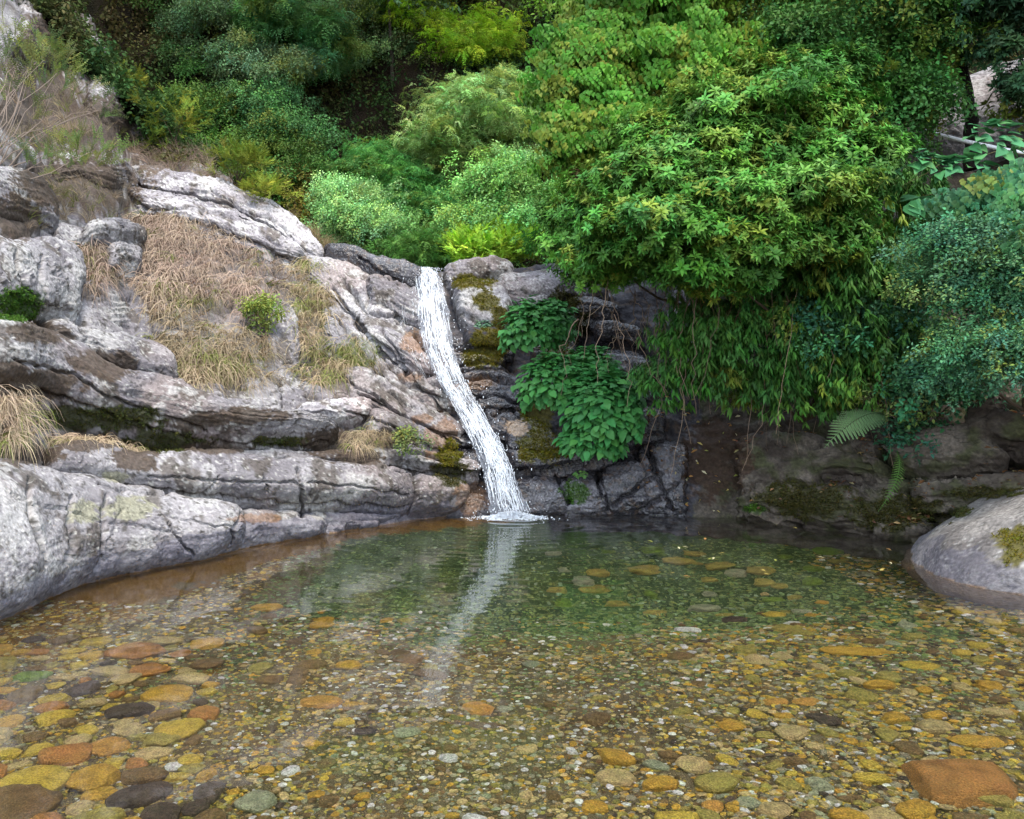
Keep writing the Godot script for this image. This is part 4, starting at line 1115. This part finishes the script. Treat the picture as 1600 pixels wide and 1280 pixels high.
	big_leaves(hv, [[1370, 268, 8.2, 30, 12, 0.12], [1430, 262, 8.2, 50, 24, 0.15], [1500, 270, 8.2, 50, 22, 0.15], [1550, 230, 8.2, 40, 40, 0.15], [1470, 320, 8.2, 60, 8, 0.1], [1400, 320, 8.3, 40, 8, 0.1]], 130, "heart_leaf", 0.125, Color(0.07, 0.22, 0.09), 91)
	rng.seed = 92
	branches(hv, P(1640, 260, 8.5), [P(1350, 270, 8.25), P(1440, 255, 8.3), P(1560, 215, 8.3), P(1380, 320, 8.35)], 5, 0.008, Color(0.10, 0.09, 0.04))
	# ferns
	var f := thing("fern", P(1375, 640, 8.6), "fern with a broad arching frond under the drooping shrubs", "fern")
	frond(f, P(1388, 652, 8.3), P(1288, 700, 7.8), Vector3(0, 0.15, 0.10), 24, 0.20, Color(0.09, 0.16, 0.07))
	f = thing("fern", P(1405, 700, 8.2), "narrow fern frond hanging down over the mossy ledge", "fern")
	frond(f, P(1402, 705, 8.2), P(1372, 800, 7.95), Vector3(0.06, 0.04, 0.06), 22, 0.065, Color(0.07, 0.15, 0.03))
	# the glossy clumps beside the fall
	var GC := "broad leaved clumps on the wet rock beside the fall"
	var c := thing("leafy_clump", P(830, 580, 10.2), "upper rounded clump of broad green leaves beside the fall", "plant", GC)
	big_leaves(c, [[832, 520, 10.1, 50, 48, 0.5], [862, 508, 10.15, 36, 38, 0.4]], 1500, "big_leaf", 0.085, Color(0.045, 0.17, 0.04), 61)
	c = thing("leafy_clump", P(880, 660, 9.9), "middle clump of broad green leaves, against the yellow moss", "plant", GC)
	big_leaves(c, [[868, 608, 9.75, 56, 54, 0.5], [920, 592, 9.8, 52, 46, 0.45]], 1700, "big_leaf", 0.088, Color(0.05, 0.19, 0.045), 62)
	c = thing("leafy_clump", P(945, 720, 9.6), "lowest and largest clump of broad green leaves, over dark rock", "plant", GC)
	big_leaves(c, [[942, 645, 9.45, 62, 68, 0.55], [925, 690, 9.4, 54, 28, 0.4], [965, 622, 9.55, 32, 32, 0.35]], 2000, "big_leaf", 0.10, Color(0.045, 0.18, 0.045), 63)
	c = thing("leafy_clump", P(755, 518, 10.9), "tiny pale plant growing from the mossy boulder by the fall", "plant", GC)
	big_leaves(c, [[755, 510, 10.75, 13, 9, 0.1]], 90, "big_leaf", 0.045, Color(0.10, 0.22, 0.13), 64)
	c = thing("leafy_clump", P(908, 745, 9.6), "tiny plant on the green mossy knob above the water", "plant", GC)
	big_leaves(c, [[908, 742, 9.45, 10, 6, 0.06]], 40, "big_leaf", 0.04, Color(0.10, 0.22, 0.05), 65)
	# pipe up the slope
	var pp := part(self, "water_pipe", tube_into(Shape.new(), bent(P(1438, 203, 9.9), P(1640, 246, 9.0), Vector3(0, -0.02, 0), 0.0, 10), 0.021, 0.021, 10).mesh(), M.pipe)
	tag(pp, "white plastic pipe crossing the slope in front of the pale outcrop", "pipe")

# ---------------------------------------------------------------- grass
func grass(label: String, areas: Array, n: int, kind: String, tint: Color, o := {}) -> void:
	rng.seed = hash(label)
	var a0: Array = areas[0]
	var t := thing("dry_grass", B(a0[0], a0[1]), label, "grass", "grass on the left bank")
	var total := 0.0
	for a in areas: total += a[2] * a[3]
	var xf := []
	var cols := []
	for k in n:
		var pick := rng.randf() * total
		var i := 0
		while i < areas.size() - 1 and pick > areas[i][2] * areas[i][3]:
			pick -= areas[i][2] * areas[i][3]
			i += 1
		var a: Array = areas[i]
		var r := sqrt(rng.randf())
		var w := rng.randf() * TAU
		var u: float = a[0] + a[2] * r * cos(w)
		var v: float = a[1] + a[3] * r * sin(w)
		var p := B(u, v, o.get("out", 0.12))
		var z := Vector3(0.4, 0, 0.9).rotated(Vector3.UP, rng.randf_range(-1.1, 1.1))
		xf.append(Transform3D(framed(Vector3.UP + rdir() * 0.2, z, o.get("size", 1.0) * rng.randf_range(0.6, 1.15)), p - t.position))
		var c := tint
		if rng.randf() < o.get("green", 0.1): c = Color(0.17, 0.19, 0.05)
		var kb := rng.randf_range(0.65, 1.3)
		cols.append(Color(c.r * kb, c.g * kb * rng.randf_range(0.94, 1.06), c.b * kb))
	copies(t, "blades", SPRIG[kind], M.straw, xf, cols, "stuff")

func build_grass() -> void:
	var STRAW := Color(0.34, 0.255, 0.195)
	grass("broad curtain of dry pinkish grass hanging on the left bank", [[290, 370, 90, 40], [330, 420, 90, 50], [240, 360, 50, 30], [250, 430, 40, 60], [400, 450, 40, 50]], 430, "hang", STRAW, {"green": 0.04, "size": 1.0})
	grass("yellow green and dry grass strip below the hanging curtain", [[280, 500, 50, 60], [330, 560, 60, 50], [380, 560, 50, 50], [300, 590, 50, 22]], 260, "hang", Color(0.30, 0.235, 0.15), {"green": 0.2})
	grass("shaggy dry tussock under the small pale boulders", [[140, 415, 34, 40], [160, 440, 24, 30]], 70, "hang", STRAW, {"green": 0.12})
	grass("dry and green grass tumbling down beside the stepped slabs", [[480, 450, 32, 50], [490, 510, 34, 50], [540, 560, 44, 30], [500, 580, 44, 24]], 210, "hang", Color(0.37, 0.29, 0.18), {"green": 0.25})
	grass("fresh green grass at the lower end of the tumbling strip", [[560, 565, 28, 24]], 46, "tuft", Color(0.18, 0.24, 0.06), {"size": 0.6, "green": 0.5})
	grass("tall dry grass along the crest below the lime bush", [[280, 262, 50, 22], [240, 240, 34, 20], [330, 285, 30, 8], [195, 190, 30, 24]], 170, "tuft", STRAW, {"out": 0.02, "size": 0.8})
	grass("fringe of dry grass on the crest sloping to the fall", [[470, 368, 30, 10], [500, 388, 24, 8], [440, 345, 20, 8], [530, 402, 16, 4]], 110, "tuft", Color(0.36, 0.28, 0.16), {"out": -0.15, "size": 0.55})
	grass("thin dry grass over the upper left slope", [[90, 260, 100, 60], [40, 180, 90, 60], [150, 310, 90, 40], [120, 180, 60, 50], [60, 330, 60, 40]], 210, "tuft", Color(0.32, 0.255, 0.17), {"green": 0.25, "size": 0.6})
	grass("pale tussock hanging over the dark ledge at lower left", [[130, 692, 40, 8]], 46, "hang", Color(0.44, 0.34, 0.23), {"out": 0.3, "size": 0.75})
	grass("dry grass at the left edge above the smooth block", [[20, 660, 34, 40], [0, 620, 30, 20]], 70, "hang", Color(0.42, 0.33, 0.23), {"out": 0.3, "size": 0.9})
	grass("small dry tuft on the ledge left of the fall's foot", [[592, 672, 24, 20], [570, 690, 30, 16]], 60, "hang", Color(0.38, 0.30, 0.19), {"out": 0.25, "size": 0.6})
	grass("little dry tuft draped on the second ledge at left", [[205, 705, 22, 8]], 22, "hang", Color(0.40, 0.31, 0.21), {"out": 0.3, "size": 0.55})
	# wiry shrub reaching in from the left edge
	plant("wiry_shrub", "thin wiry shrub with sparse olive leaves reaching in from the left", "shrub", [-60, 330, 8.5], [[60, 170, 9.0, 80, 60, 0.5], [130, 250, 9.0, 50, 40, 0.3], [20, 100, 9.2, 60, 60, 0.5], [30, 260, 8.8, 50, 40, 0.4]], "fine", 40, 3, {"tint": Color(0.12, 0.17, 0.06), "mode": "up", "limbs": 22, "limb": 0.011, "bark": Color(0.2, 0.16, 0.13), "mat": "matte_leaf"})
	for a in [["small leafy weed rooted in the dry grass, right of the curtain", [405, 520, 9.8], [[405, 490, 9.8, 22, 26, 0.15]], 14, Color(0.18, 0.26, 0.06)], ["low green weed on the left rim above the mossy hollow", [35, 480, 8.2], [[30, 468, 8.0, 26, 20, 0.15]], 16, Color(0.10, 0.17, 0.05)], ["green weed on the ledge near the fall, beside the dry tuft", [645, 700, 9.3], [[640, 690, 9.2, 18, 14, 0.12]], 10, Color(0.13, 0.19, 0.07)]]:
		plant("weed", a[0], "weed", a[1], a[2], "broad", a[3], 5, {"tint": a[4], "size": 0.7, "limbs": 4, "limb": 0.004, "clump": 0.06})

# ---------------------------------------------------------------- the fall
var FALL := [[662, 426, 14, -0.75], [665, 427, 15, -0.3], [668, 430, 16, 0.10], [671, 446, 20, 0.28], [675, 475, 23, 0.34], [680, 510, 24, 0.34], [686, 545, 23, 0.36], [696, 575, 21, 0.38], [710, 605, 20, 0.36], [728, 635, 20, 0.34], [746, 668, 21, 0.34], [762, 700, 22, 0.36], [775, 730, 23, 0.38], [786, 765, 26, 0.36], [797, 806, 31, 0.34]]

func fall_at(s: float, off: float, lift: float) -> Vector3:
	var x := clampf(s, 0.0, 1.0) * (FALL.size() - 1)
	var i := mini(int(x), FALL.size() - 2)
	var f := x - i
	var q := [0.0, 0.0, 0.0, 0.0]
	for k in 4:
		var a: float = FALL[maxi(i - 1, 0)][k]; var b: float = FALL[i][k]; var c: float = FALL[i + 1][k]; var d: float = FALL[mini(i + 2, FALL.size() - 1)][k]
		q[k] = 0.5 * (2.0 * b + (c - a) * f + (2.0 * a - 5.0 * b + 4.0 * c - d) * f * f + (3.0 * b - a - 3.0 * c + d) * f * f * f)
	return B(q[0] + off * q[2], q[1], q[3]) + Vector3(0.05, 0.45, 0.9) * lift

func build_fall() -> void:
	var t := thing("waterfall", WP(797, 806), "narrow white waterfall sliding down the dark rock into the pool", "waterfall")
	var at := t.position
	mat("fall_film", Color(0.5, 0.55, 0.64, 0.42), 0.28, {"vc": false})
	M.fall_film.albedo_color.a = 0.2
	M.fall_film.transparency = BaseMaterial3D.TRANSPARENCY_ALPHA_DEPTH_PRE_PASS
	var pos := func(c: float, r: float) -> Vector3:
		var o := 2.0 * c - 1.0
		return fall_at(r, o * (1.0 + 0.12 * n_mid.get_noise_2d(r * 9.0, o * 2.0)), 0.03 + 0.05 * (1.0 - o * o)) - at
	var dsp := func(p: Vector3, c: float, r: float) -> float:
		return 0.035 * n_mid.get_noise_3d(c * 4.0, r * 5.0, 3.0) + 0.012 * n_mid.get_noise_3d(c * 12.0, r * 16.0, 1.0)
	part(t, "water_sheet", sheet(40, 260, pos, dsp, null, true).mesh(), M.fall_film)
	rng.seed = 31
	M.white_water.albedo_color.a = 0.9
	M.white_water.roughness = 0.3
	var s := Shape.new()
	for k in 2900:
		var s0 := rng.randf_range(-0.02, 0.98)
		var l := rng.randf_range(0.012, 0.075)
		var arm := rng.randi() % 6                       # the fall is braided from several runs of water
		var o: float = [-0.75, -0.42, -0.1, 0.15, 0.42, 0.75][arm] + 0.35 * n_low.get_noise_2d(s0 * 2.2, arm * 7.0) + rng.randfn(0.0, 0.15)
		if rng.randf() < 0.07 and s0 < 0.5: o = rng.randf_range(-2.4, -0.9)    # thin run-off over the slab at its left
		elif absf(o) > 1.15: continue
		if n_mid.get_noise_2d(s0 * 4.0, arm * 3.0) < rng.randf_range(-0.4, 0.35) + (0.12 if arm in [0, 5] else 0.0): continue
		var pts := []
		for i in 6:
			var f := i / 5.0
			var ss := s0 + l * f
			if ss > 1.0: break
			pts.append(fall_at(ss, o + 0.12 * n_mid.get_noise_2d(ss * 25.0, k * 0.37), 0.05 * minf(1.0, 1.6 - 0.6 * absf(o)) + 0.05 * (1.0 - minf(o * o, 1.0)) + 0.05 * n_mid.get_noise_2d(ss * 40.0, k * 1.3)) - at)
		if pts.size() < 4: continue
		var r := rng.randf_range(0.0014, 0.0052) * (1.25 - 0.5 * absf(o))
		var base := s.v.size()
		tube_into(s, pts, r, r * 0.5, 5)
		for q in range(base, base + 5): s.v[q] = pts[0]
		for q in range(s.v.size() - 5, s.v.size()): s.v[q] = pts[-1]
	s.c = PackedColorArray()
	part(t, "falling_strands", s.mesh(), M.white_water).set_meta("kind", "stuff")
	# drops and foam
	var ball := SphereMesh.new()
	ball.radius = 1.0
	ball.height = 2.0
	ball.radial_segments = 8
	ball.rings = 4
	var xf := []
	var cols := []
	for k in 1100:
		var ss := rng.randf()
		var o := rng.randfn(0.0, 0.75)
		var r := rng.randf_range(0.002, 0.006)
		xf.append(Transform3D(Basis.from_scale(Vector3(r, r * rng.randf_range(1.0, 2.5), r)), fall_at(ss, o, rng.randf_range(0.06, 0.15)) - at))
		cols.append(Color.WHITE)
	copies(t, "drops", ball, M.white_water, xf, cols, "stuff")
	xf = []
	cols = []
	for k in 2200:
		var a := rng.randf() * TAU
		var rr := absf(rng.randfn(0.0, 0.5))
		var p := WP(797, 806) + Vector3(cos(a) * rr * 0.42 + 0.02, 0, sin(a) * rr * 0.16 + 0.16)
		var r := rng.randf_range(0.003, 0.013) * (1.2 - 0.5 * minf(rr, 1.0))
		p.y = 0.075 * exp(-rr * rr * 3.0) * rng.randf()
		xf.append(Transform3D(Basis.from_scale(Vector3(r, r * 0.6, r)), p - at))
		cols.append(Color.WHITE)
	copies(t, "foam", ball, M.white_water, xf, cols, "stuff")

# ---------------------------------------------------------------- stones
var STONES := [   # told apart in the photograph: u, v, length px, width across px, colour, label
	[1490, 1225, 150, 92, "rust", "large flat rust orange slab on the pool bed, lower right"], [1532, 1240, 105, 42, "olive", "striped olive stone lying on the large orange slab"],
	[405, 1256, 62, 46, "sage", "flat grey green stone at the bottom edge, left of centre"], [150, 1220, 78, 56, "ochre", "big blocky ochre stone near the lower left corner"], [62, 1226, 100, 44, "yellow", "long yellow stone left of the big ochre block"],
	[87, 1124, 50, 28, "yellow", "smooth oval yellow stone at left, alone among dark ones"], [172, 1170, 66, 30, "orange", "orange oval stone with pale rim above the ochre block"], [215, 1020, 86, 36, "rust", "wide rusty stone nearest the left bank"],
	[268, 1087, 76, 34, "ochre", "layered ochre stone between the left bank and mid pool"], [570, 1146, 38, 28, "dark", "dark brown oval stone on pale gravel, left of centre"], [636, 1146, 40, 20, "sage", "pale grey green flake right of the dark brown oval"],
	[700, 1187, 34, 20, "white", "bluish white stone below the centre of the pool"], [745, 1110, 50, 26, "orange", "orange tan stone at the centre of the pool bed"], [540, 1130, 34, 16, "yellow", "small bright yellow stone beside the dark brown oval"],
	[500, 1100, 60, 24, "orange", "dull orange stone under the waterfall's reflection"], [45, 1058, 52, 24, "moss", "green mossy stone close under the left bank"], [1085, 1198, 56, 32, "tan", "pale tan stone with angular corners, lower right of centre"],
	[1210, 1098, 40, 16, "orange", "bright orange sliver, left one of the pair"], [1262, 1098, 42, 14, "orange", "bright orange sliver, right one of the pair"], [1285, 1126, 50, 20, "dark", "dark red brown stone below the two orange slivers"],
	[1075, 986, 40, 14, "white", "white flat flake far out on the bed, right of centre"], [962, 1220, 56, 30, "tan", "mottled tan stone near the bottom, right of centre"], [1170, 1258, 36, 18, "sage", "smooth grey green stone at the bottom edge, right"],
	[932, 1263, 40, 20, "ochre", "ochre stone at the bottom edge, just right of centre"], [1116, 1262, 32, 20, "orange", "small orange block at the bottom edge beside the grey green stone"], [20, 1265, 110, 60, "brown", "large brown stone cut by the lower left corner"],
	[272, 1199, 26, 20, "white", "white pebble tucked beside a yellow flake at left"], [298, 1189, 36, 22, "yellow", "pale yellow flake touching the white pebble"], [205, 1143, 46, 26, "tan", "cream coloured flat stone above the orange oval"], [1340, 1020, 100, 22, "ochre", "long ochre flagstone right of the open gravel"],
	[1440, 1042, 60, 18, "yellow", "yellow flagstone near the right boulder"], [1530, 1160, 80, 20, "ochre", "long ochre flake at the right edge above the slab"], [1150, 970, 40, 12, "dark", "blackish stone beside the white flake"], [820, 1172, 34, 16, "tan", "small tan flake at bottom centre"],
	[1240, 975, 36, 10, "white", "thin whitish flake far out on the right"], [830, 1040, 34, 18, "sage", "pale blue green pebble at the end of the waterfall's reflection"],
]
const STONE_COLOR := {"rust": Color(0.40, 0.18, 0.045), "olive": Color(0.33, 0.27, 0.06), "sage": Color(0.31, 0.32, 0.19), "ochre": Color(0.50, 0.29, 0.035), "yellow": Color(0.52, 0.37, 0.05), "orange": Color(0.50, 0.26, 0.05), "dark": Color(0.08, 0.055, 0.035), "white": Color(0.62, 0.61, 0.56), "tan": Color(0.48, 0.36, 0.15), "moss": Color(0.16, 0.24, 0.03), "brown": Color(0.19, 0.115, 0.04), "grey": Color(0.27, 0.24, 0.15)}

func stone_mesh(sd: int, n: int, round_: float) -> ArrayMesh:   # a broken, water-worn stone: planes cut off a ball
	var r := RandomNumberGenerator.new()
	r.seed = sd
	var cut := []
	for k in 7:
		var an := TAU * (k + r.randf_range(-0.35, 0.35)) / 7.0
		cut.append([Vector3(cos(an), r.randf_range(-0.25, 0.35), sin(an)).normalized(), r.randf_range(0.55, 1.0)])
	for k in 3:
		cut.append([Vector3(r.randf_range(-0.7, 0.7), 1.0, r.randf_range(-0.7, 0.7)).normalized(), r.randf_range(0.75, 1.0)])
	cut.append([Vector3(r.randf_range(-0.2, 0.2), 1, r.randf_range(-0.2, 0.2)).normalized(), 0.8])
	var pos := func(c: float, rr: float) -> Vector3:
		var a := TAU * c
		var b := PI * (rr - 0.5)
		var d := Vector3(cos(b) * cos(a), sin(b), cos(b) * sin(a))
		var q := 1.0
		for k in cut:
			var f: float = d.dot(k[0]) / k[1]
			if f > 0.0: q += pow(f, round_)
		return d * pow(q, -1.0 / round_) * Vector3(1.15, 0.42, 0.85)
	var dsp := func(p: Vector3, c: float, rr: float) -> float:
		return 0.05 * n_mid.get_noise_3dv(p * 0.8 + Vector3(sd, 0, 0)) * smoothstep(0.0, 0.1, rr) * smoothstep(1.0, 0.9, rr)
	var col := func(q: Vector3, nn: Vector3) -> Color:
		var k := 0.85 + 0.5 * n_mid.get_noise_3dv(q * Vector3(0.5, 2.0, 0.8) + Vector3(sd, 0, 0))
		return Color(k, k * (1.0 + 0.15 * n_low.get_noise_3dv(q + Vector3(0, sd, 0))), k * 0.95)
	return sheet(n * 2, n, pos, dsp, col, true, true).mesh()

func build_stones() -> void:
	var cob := []
	for k in 10: cob.append(stone_mesh(13 * k + 3, 14, 12.0 + 6.0 * (k % 3)))
	var tone := {}
	for c in STONE_COLOR:
		var m: StandardMaterial3D = M.stone.duplicate()
		m.resource_name = "stone_" + c
		m.albedo_color = (STONE_COLOR[c] * 1.4).linear_to_srgb()
		tone[c] = m
	rng.seed = 17
	var put := []
	for a in STONES:
		var p := BP(a[0], a[1])
		var sc: float = p.distance_to(CAM) / F
		var R: float = a[2] * sc * 0.5
		var z: float = a[3] * sc * 0.5 * 1.9
		var o := part(self, "river_stone", cob[rng.randi() % 10], tone[a[4]])
		o.transform = Transform3D(Basis(Vector3.UP, rng.randf_range(-0.25, 0.25)) * Basis.from_scale(Vector3(R, minf(R, z) * (0.5 if a[2] > 150 else 1.2), minf(z / 0.72, R * 1.3))), p + Vector3(0, minf(R, z) * 0.2, 0))
		tag(o, a[5], "stone", "stones one can tell apart on the pool bed")
		put.append([p, R])
	# cobbles: thick on the left, flat ones on the right, sparse on the gravel between
	var zones := [[-20, 330, 1000, 1300, "left bank"], [900, 1620, 930, 1290, "right boulder"], [330, 900, 1060, 1290, "open gravel"], [850, 1400, 850, 960, "dark far corner"], [250, 700, 940, 1080, "waterfall's reflection"]]
	var many := [90, 110, 30, 34, 20]
	var pal := [["ochre", "yellow", "brown", "rust", "olive", "dark", "tan"], ["ochre", "olive", "yellow", "sage", "tan", "brown", "olive"], ["tan", "sage", "ochre", "brown", "white"], ["olive", "sage", "moss", "olive"], ["olive", "brown", "ochre"]]
	var word := {"rust": "rusty", "olive": "olive", "sage": "grey green", "ochre": "ochre", "yellow": "yellow", "dark": "dark brown", "white": "whitish", "tan": "tan", "brown": "brown", "moss": "mossy green"}
	for zi in 5:
		var done := 0
		var tries := 0
		while done < many[zi] and tries < 4000:
			tries += 1
			var z: Array = zones[zi]
			var u := rng.randf_range(z[0], z[1])
			var v := rng.randf_range(z[2], z[3])
			if zi == 1 and rng.randf() > smoothstep(900, 1350, u + (v - 1000) * 0.3): continue
			var p := BP(u, v)
			if p.x < -3.2 - (p.z + 5.7) * 0.56 + 0.25: continue
			var R: float = [rng.randf_range(0.05, 0.13), rng.randf_range(0.035, 0.10), rng.randf_range(0.025, 0.05), rng.randf_range(0.08, 0.18), rng.randf_range(0.05, 0.12)][zi]
			var clash := false
			for q in put:
				if q[0].distance_to(p) < (q[1] + R) * 0.72:
					clash = true
					break
			if clash: continue
			put.append([p, R])
			done += 1
			var c: String = pal[zi][rng.randi() % pal[zi].size()]
			var o := part(self, "river_stone", cob[rng.randi() % 10], tone[c])
			o.transform = Transform3D(Basis.from_euler(Vector3(rng.randf_range(-0.2, 0.2), rng.randf() * TAU, rng.randf_range(-0.2, 0.2))) * Basis.from_scale(Vector3(R, R * rng.randf_range(0.9, 1.5), R * rng.randf_range(0.8, 1.2))), p + Vector3(0, R * 0.25, 0))
			tag(o, "%s %s stone on the pool bed near the %s" % ["larger" if R > [0.09, 0.065, 0.037, 0.13, 0.085][zi] else "smaller", word[c], z[4]], "stone", "%s stones by the %s" % [word[c], z[4]])
	# gravel
	var pm := []
	for k in 3: pm.append(stone_mesh(7 * k + 101, 5, 8.0))
	var grey := ["tan", "tan", "sage", "grey", "grey", "grey", "white", "olive", "tan", "olive", "ochre", "brown", "brown"]
	var pc := ["tan", "tan", "sage", "grey", "grey", "ochre", "ochre", "yellow", "olive", "olive", "brown", "brown", "dark", "white", "olive", "yellow"]
	for k in 3:
		var xf := []
		var cols := []
		for i in 34000:
			var d := 2.5 + 6.6 * pow(rng.randf(), 1.35)
			var x := rng.randf_range(-0.66, 0.66) * d
			var dist := d
			if d > 6.0 and pool_depth(x, -d) < 0.26: continue
			var far := smoothstep(4.0, 6.5, dist)
			var R := (0.005 + 0.020 * pow(rng.randf(), 2.8)) * (1.0 + 0.5 * far)
			if x > 0.8: R *= 1.25
			var mid := exp(-pow((x + 0.1) / (0.20 * d), 2.0))
			var fine := rng.randf() < smoothstep(4.2, 6.8, d + 1.6 * n_low.get_noise_2d(x * 0.7, d * 0.7)) and x > -1.9 and x + 0.6 * n_low.get_noise_2d(d, x) < 2.9
			if fine: R *= 0.75
			var c: Color = STONE_COLOR[grey[rng.randi() % grey.size()] if rng.randf() < (0.9 if fine else mid) else pc[rng.randi() % pc.size()]]
			xf.append(Transform3D(Basis.from_euler(Vector3(rng.randf_range(-0.4, 0.4), rng.randf() * TAU, rng.randf_range(-0.4, 0.4))) * Basis.from_scale(Vector3(R, R * rng.randf_range(0.7, 1.5), R * rng.randf_range(0.8, 1.2))), Vector3(x, -pool_depth(x, -dist) + R * rng.randf_range(0.0, 0.4), -dist)))
			if fine: c = c.lerp(Color(0.13, 0.25, 0.07), 0.7)  # tint of deep water painted into the gravel colour
			var gk := 1.2 * rng.randf_range(0.7, 1.25)
			cols.append(Color(c.r * gk, c.g * gk * rng.randf_range(0.93, 1.08), c.b * gk))
		tag(copies(self, "gravel", pm[k], M.stone, xf, cols), ["fine mixed gravel covering the clear pool bed", "ochre and grey pebbles strewn over the pool bed", "small flat pebbles between the larger bed stones"][k], "gravel", "", "stuff")

func build_boulders() -> void:
	var at := Vector3(4.66, -0.08, -6.85)
	var o := part(self, "boulder", boulder(at, Vector3(1.5, 0.72, 1.3), Vector3(0.05, -0.25, 0.13), 8.0, {"n": 170, "amp": 0.55, "p": 2.3, "col": boulder_color}), M.dry_rock, at)
	tag(o, "large grey boulder at the right edge with yellow moss on top", "boulder")
	# fallen leaves
	rng.seed = 23
	var tone := []
	for c in [Color(0.42, 0.33, 0.10), Color(0.38, 0.20, 0.07), Color(0.50, 0.45, 0.28), Color(0.24, 0.26, 0.06)]:
		var m: StandardMaterial3D = M.matte_leaf.duplicate()
		m.resource_name = "fallen_leaf"
		m.albedo_color = c.linear_to_srgb()
		tone.append(m)
	for k in 64:
		var u := rng.randfn(1115, 45)
		var v := rng.randf_range(600, 800)
		var hue: String = ["yellow", "brown", "cream", "olive"][k % 4]
		var p := B(u, v, 0.12)
		var l := part(self, "fallen_leaf", SPRIG.fallen, tone[k % 4], p)
		l.basis = Basis.from_euler(Vector3(rng.randf_range(0.2, 1.2), rng.randf() * TAU, rng.randf_range(-0.6, 0.6))) * rng.randf_range(0.04, 0.075)
		tag(l, "%s fallen leaf caught on the dark wall right of the clumps" % hue, "leaf", hue + " leaves on the dark wall")
	for k in 22:
		var u := rng.randf_range(1010, 1420)
		var v := rng.randf_range(815, 905)
		var hue: String = ["yellow", "brown", "cream", "olive"][k % 4]
		var p := WP(u, v)
		if p.z < -9.0: continue
		var l := part(self, "fallen_leaf", SPRIG.fallen, tone[k % 4], p + Vector3(0, 0.004, 0))
		l.basis = Basis(Vector3.UP, rng.randf() * TAU) * rng.randf_range(0.035, 0.07)
		tag(l, "small %s leaf floating on the dark far corner of the pool" % hue, "leaf", hue + " leaves floating on the pool")

func build_moss() -> void:
	rng.seed = 3
	var xf := []
	var cols := []
	for m in moss_at:
		if rng.randf() > 0.5: continue
		var col: Color = {"yellow": Color(0.13, 0.12, 0.014), "green": Color(0.06, 0.13, 0.02), "moss": Color(0.06, 0.068, 0.02), "moss_dark": Color(0.055, 0.055, 0.016)}[m[2]]
		xf.append(Transform3D(framed(m[1] + rdir() * 0.3, rdir() + Vector3(0.01, 0, 0), rng.randf_range(0.6, 1.3)), m[0]))
		cols.append(tinted(col, 0.3))
	tag(copies(self, "moss", SPRIG.moss, M.matte_leaf, xf, cols), "yellow and green moss cushions growing on the rock", "moss", "", "stuff")

func build_litter() -> void:
	rng.seed = 29
	var xf := []
	var cols := []
	for k in 2600:
		var p: Vector3 = litter_at[rng.randi() % litter_at.size()]
		if n_mid.get_noise_3dv(p * 0.5) < 0.0: continue
		xf.append(Transform3D(Basis.from_euler(Vector3(rng.randf_range(-0.7, 0.9), rng.randf() * TAU, rng.randf_range(-0.6, 0.6))) * rng.randf_range(0.03, 0.07), p + Vector3(rng.randf_range(-0.05, 0.05), 0.012, rng.randf_range(-0.03, 0.05))))
		cols.append(tinted([Color(0.13, 0.06, 0.03), Color(0.20, 0.11, 0.05), Color(0.09, 0.05, 0.03), Color(0.25, 0.19, 0.08)][rng.randi() % 4], 0.3))
	tag(copies(self, "leaf_litter", SPRIG.fallen, M.matte_leaf, xf, cols), "brown leaf litter lying on the shaded right bank", "leaf litter", "", "stuff")

func build_more(_b: Node3D) -> void:
	build_litter()
	build_fall()
	build_boulders()
	build_moss()
	build_right_plants()
	build_forest()
	build_grass()
	build_stones()

func _ready() -> void:
	# camera, sky, sun, exposure
	var cam := Camera3D.new()
	cam.name = "camera"
	cam.position = CAM
	cam.basis = cb
	cam.fov = rad_to_deg(2.0 * atan(640.0 / F))
	cam.near = 0.05
	cam.far = 300.0
	add_child(cam)
	cam.current = true
	var sky := ProceduralSkyMaterial.new()
	sky.sky_top_color = Color(0.86, 0.92, 1.0)
	sky.sky_horizon_color = Color(0.92, 0.94, 0.95)
	sky.sky_curve = 0.15
	sky.ground_bottom_color = Color(0.12, 0.12, 0.10)
	sky.ground_horizon_color = Color(0.2, 0.2, 0.18)
	sky.energy_multiplier = 1.0
	var env := Environment.new()
	env.background_mode = Environment.BG_SKY
	env.sky = Sky.new()
	env.sky.sky_material = sky
	env.tonemap_mode = Environment.TONE_MAPPER_LINEAR
	env.tonemap_exposure = 3.9
	env.sdfgi_enabled = true
	env.ssao_enabled = true
	env.ssil_enabled = true
	var we := WorldEnvironment.new()
	we.name = "environment"
	we.environment = env
	add_child(we)
	var sun := DirectionalLight3D.new()
	sun.name = "sun"
	sun.light_color = Color(1.0, 0.96, 0.9)
	sun.light_energy = 0.45
	sun.light_angular_distance = 20.0
	sun.shadow_enabled = true
	sun.rotation_degrees = Vector3(-62, 20, 0)
	add_child(sun)

	make_materials()
	make_sprigs()
	var banks := build_banks()
	build_left_ledges(banks)
	build_fall_rocks(banks)
	build_right_rocks(banks)
	build_hillside()
	build_pool()
	build_more(banks)
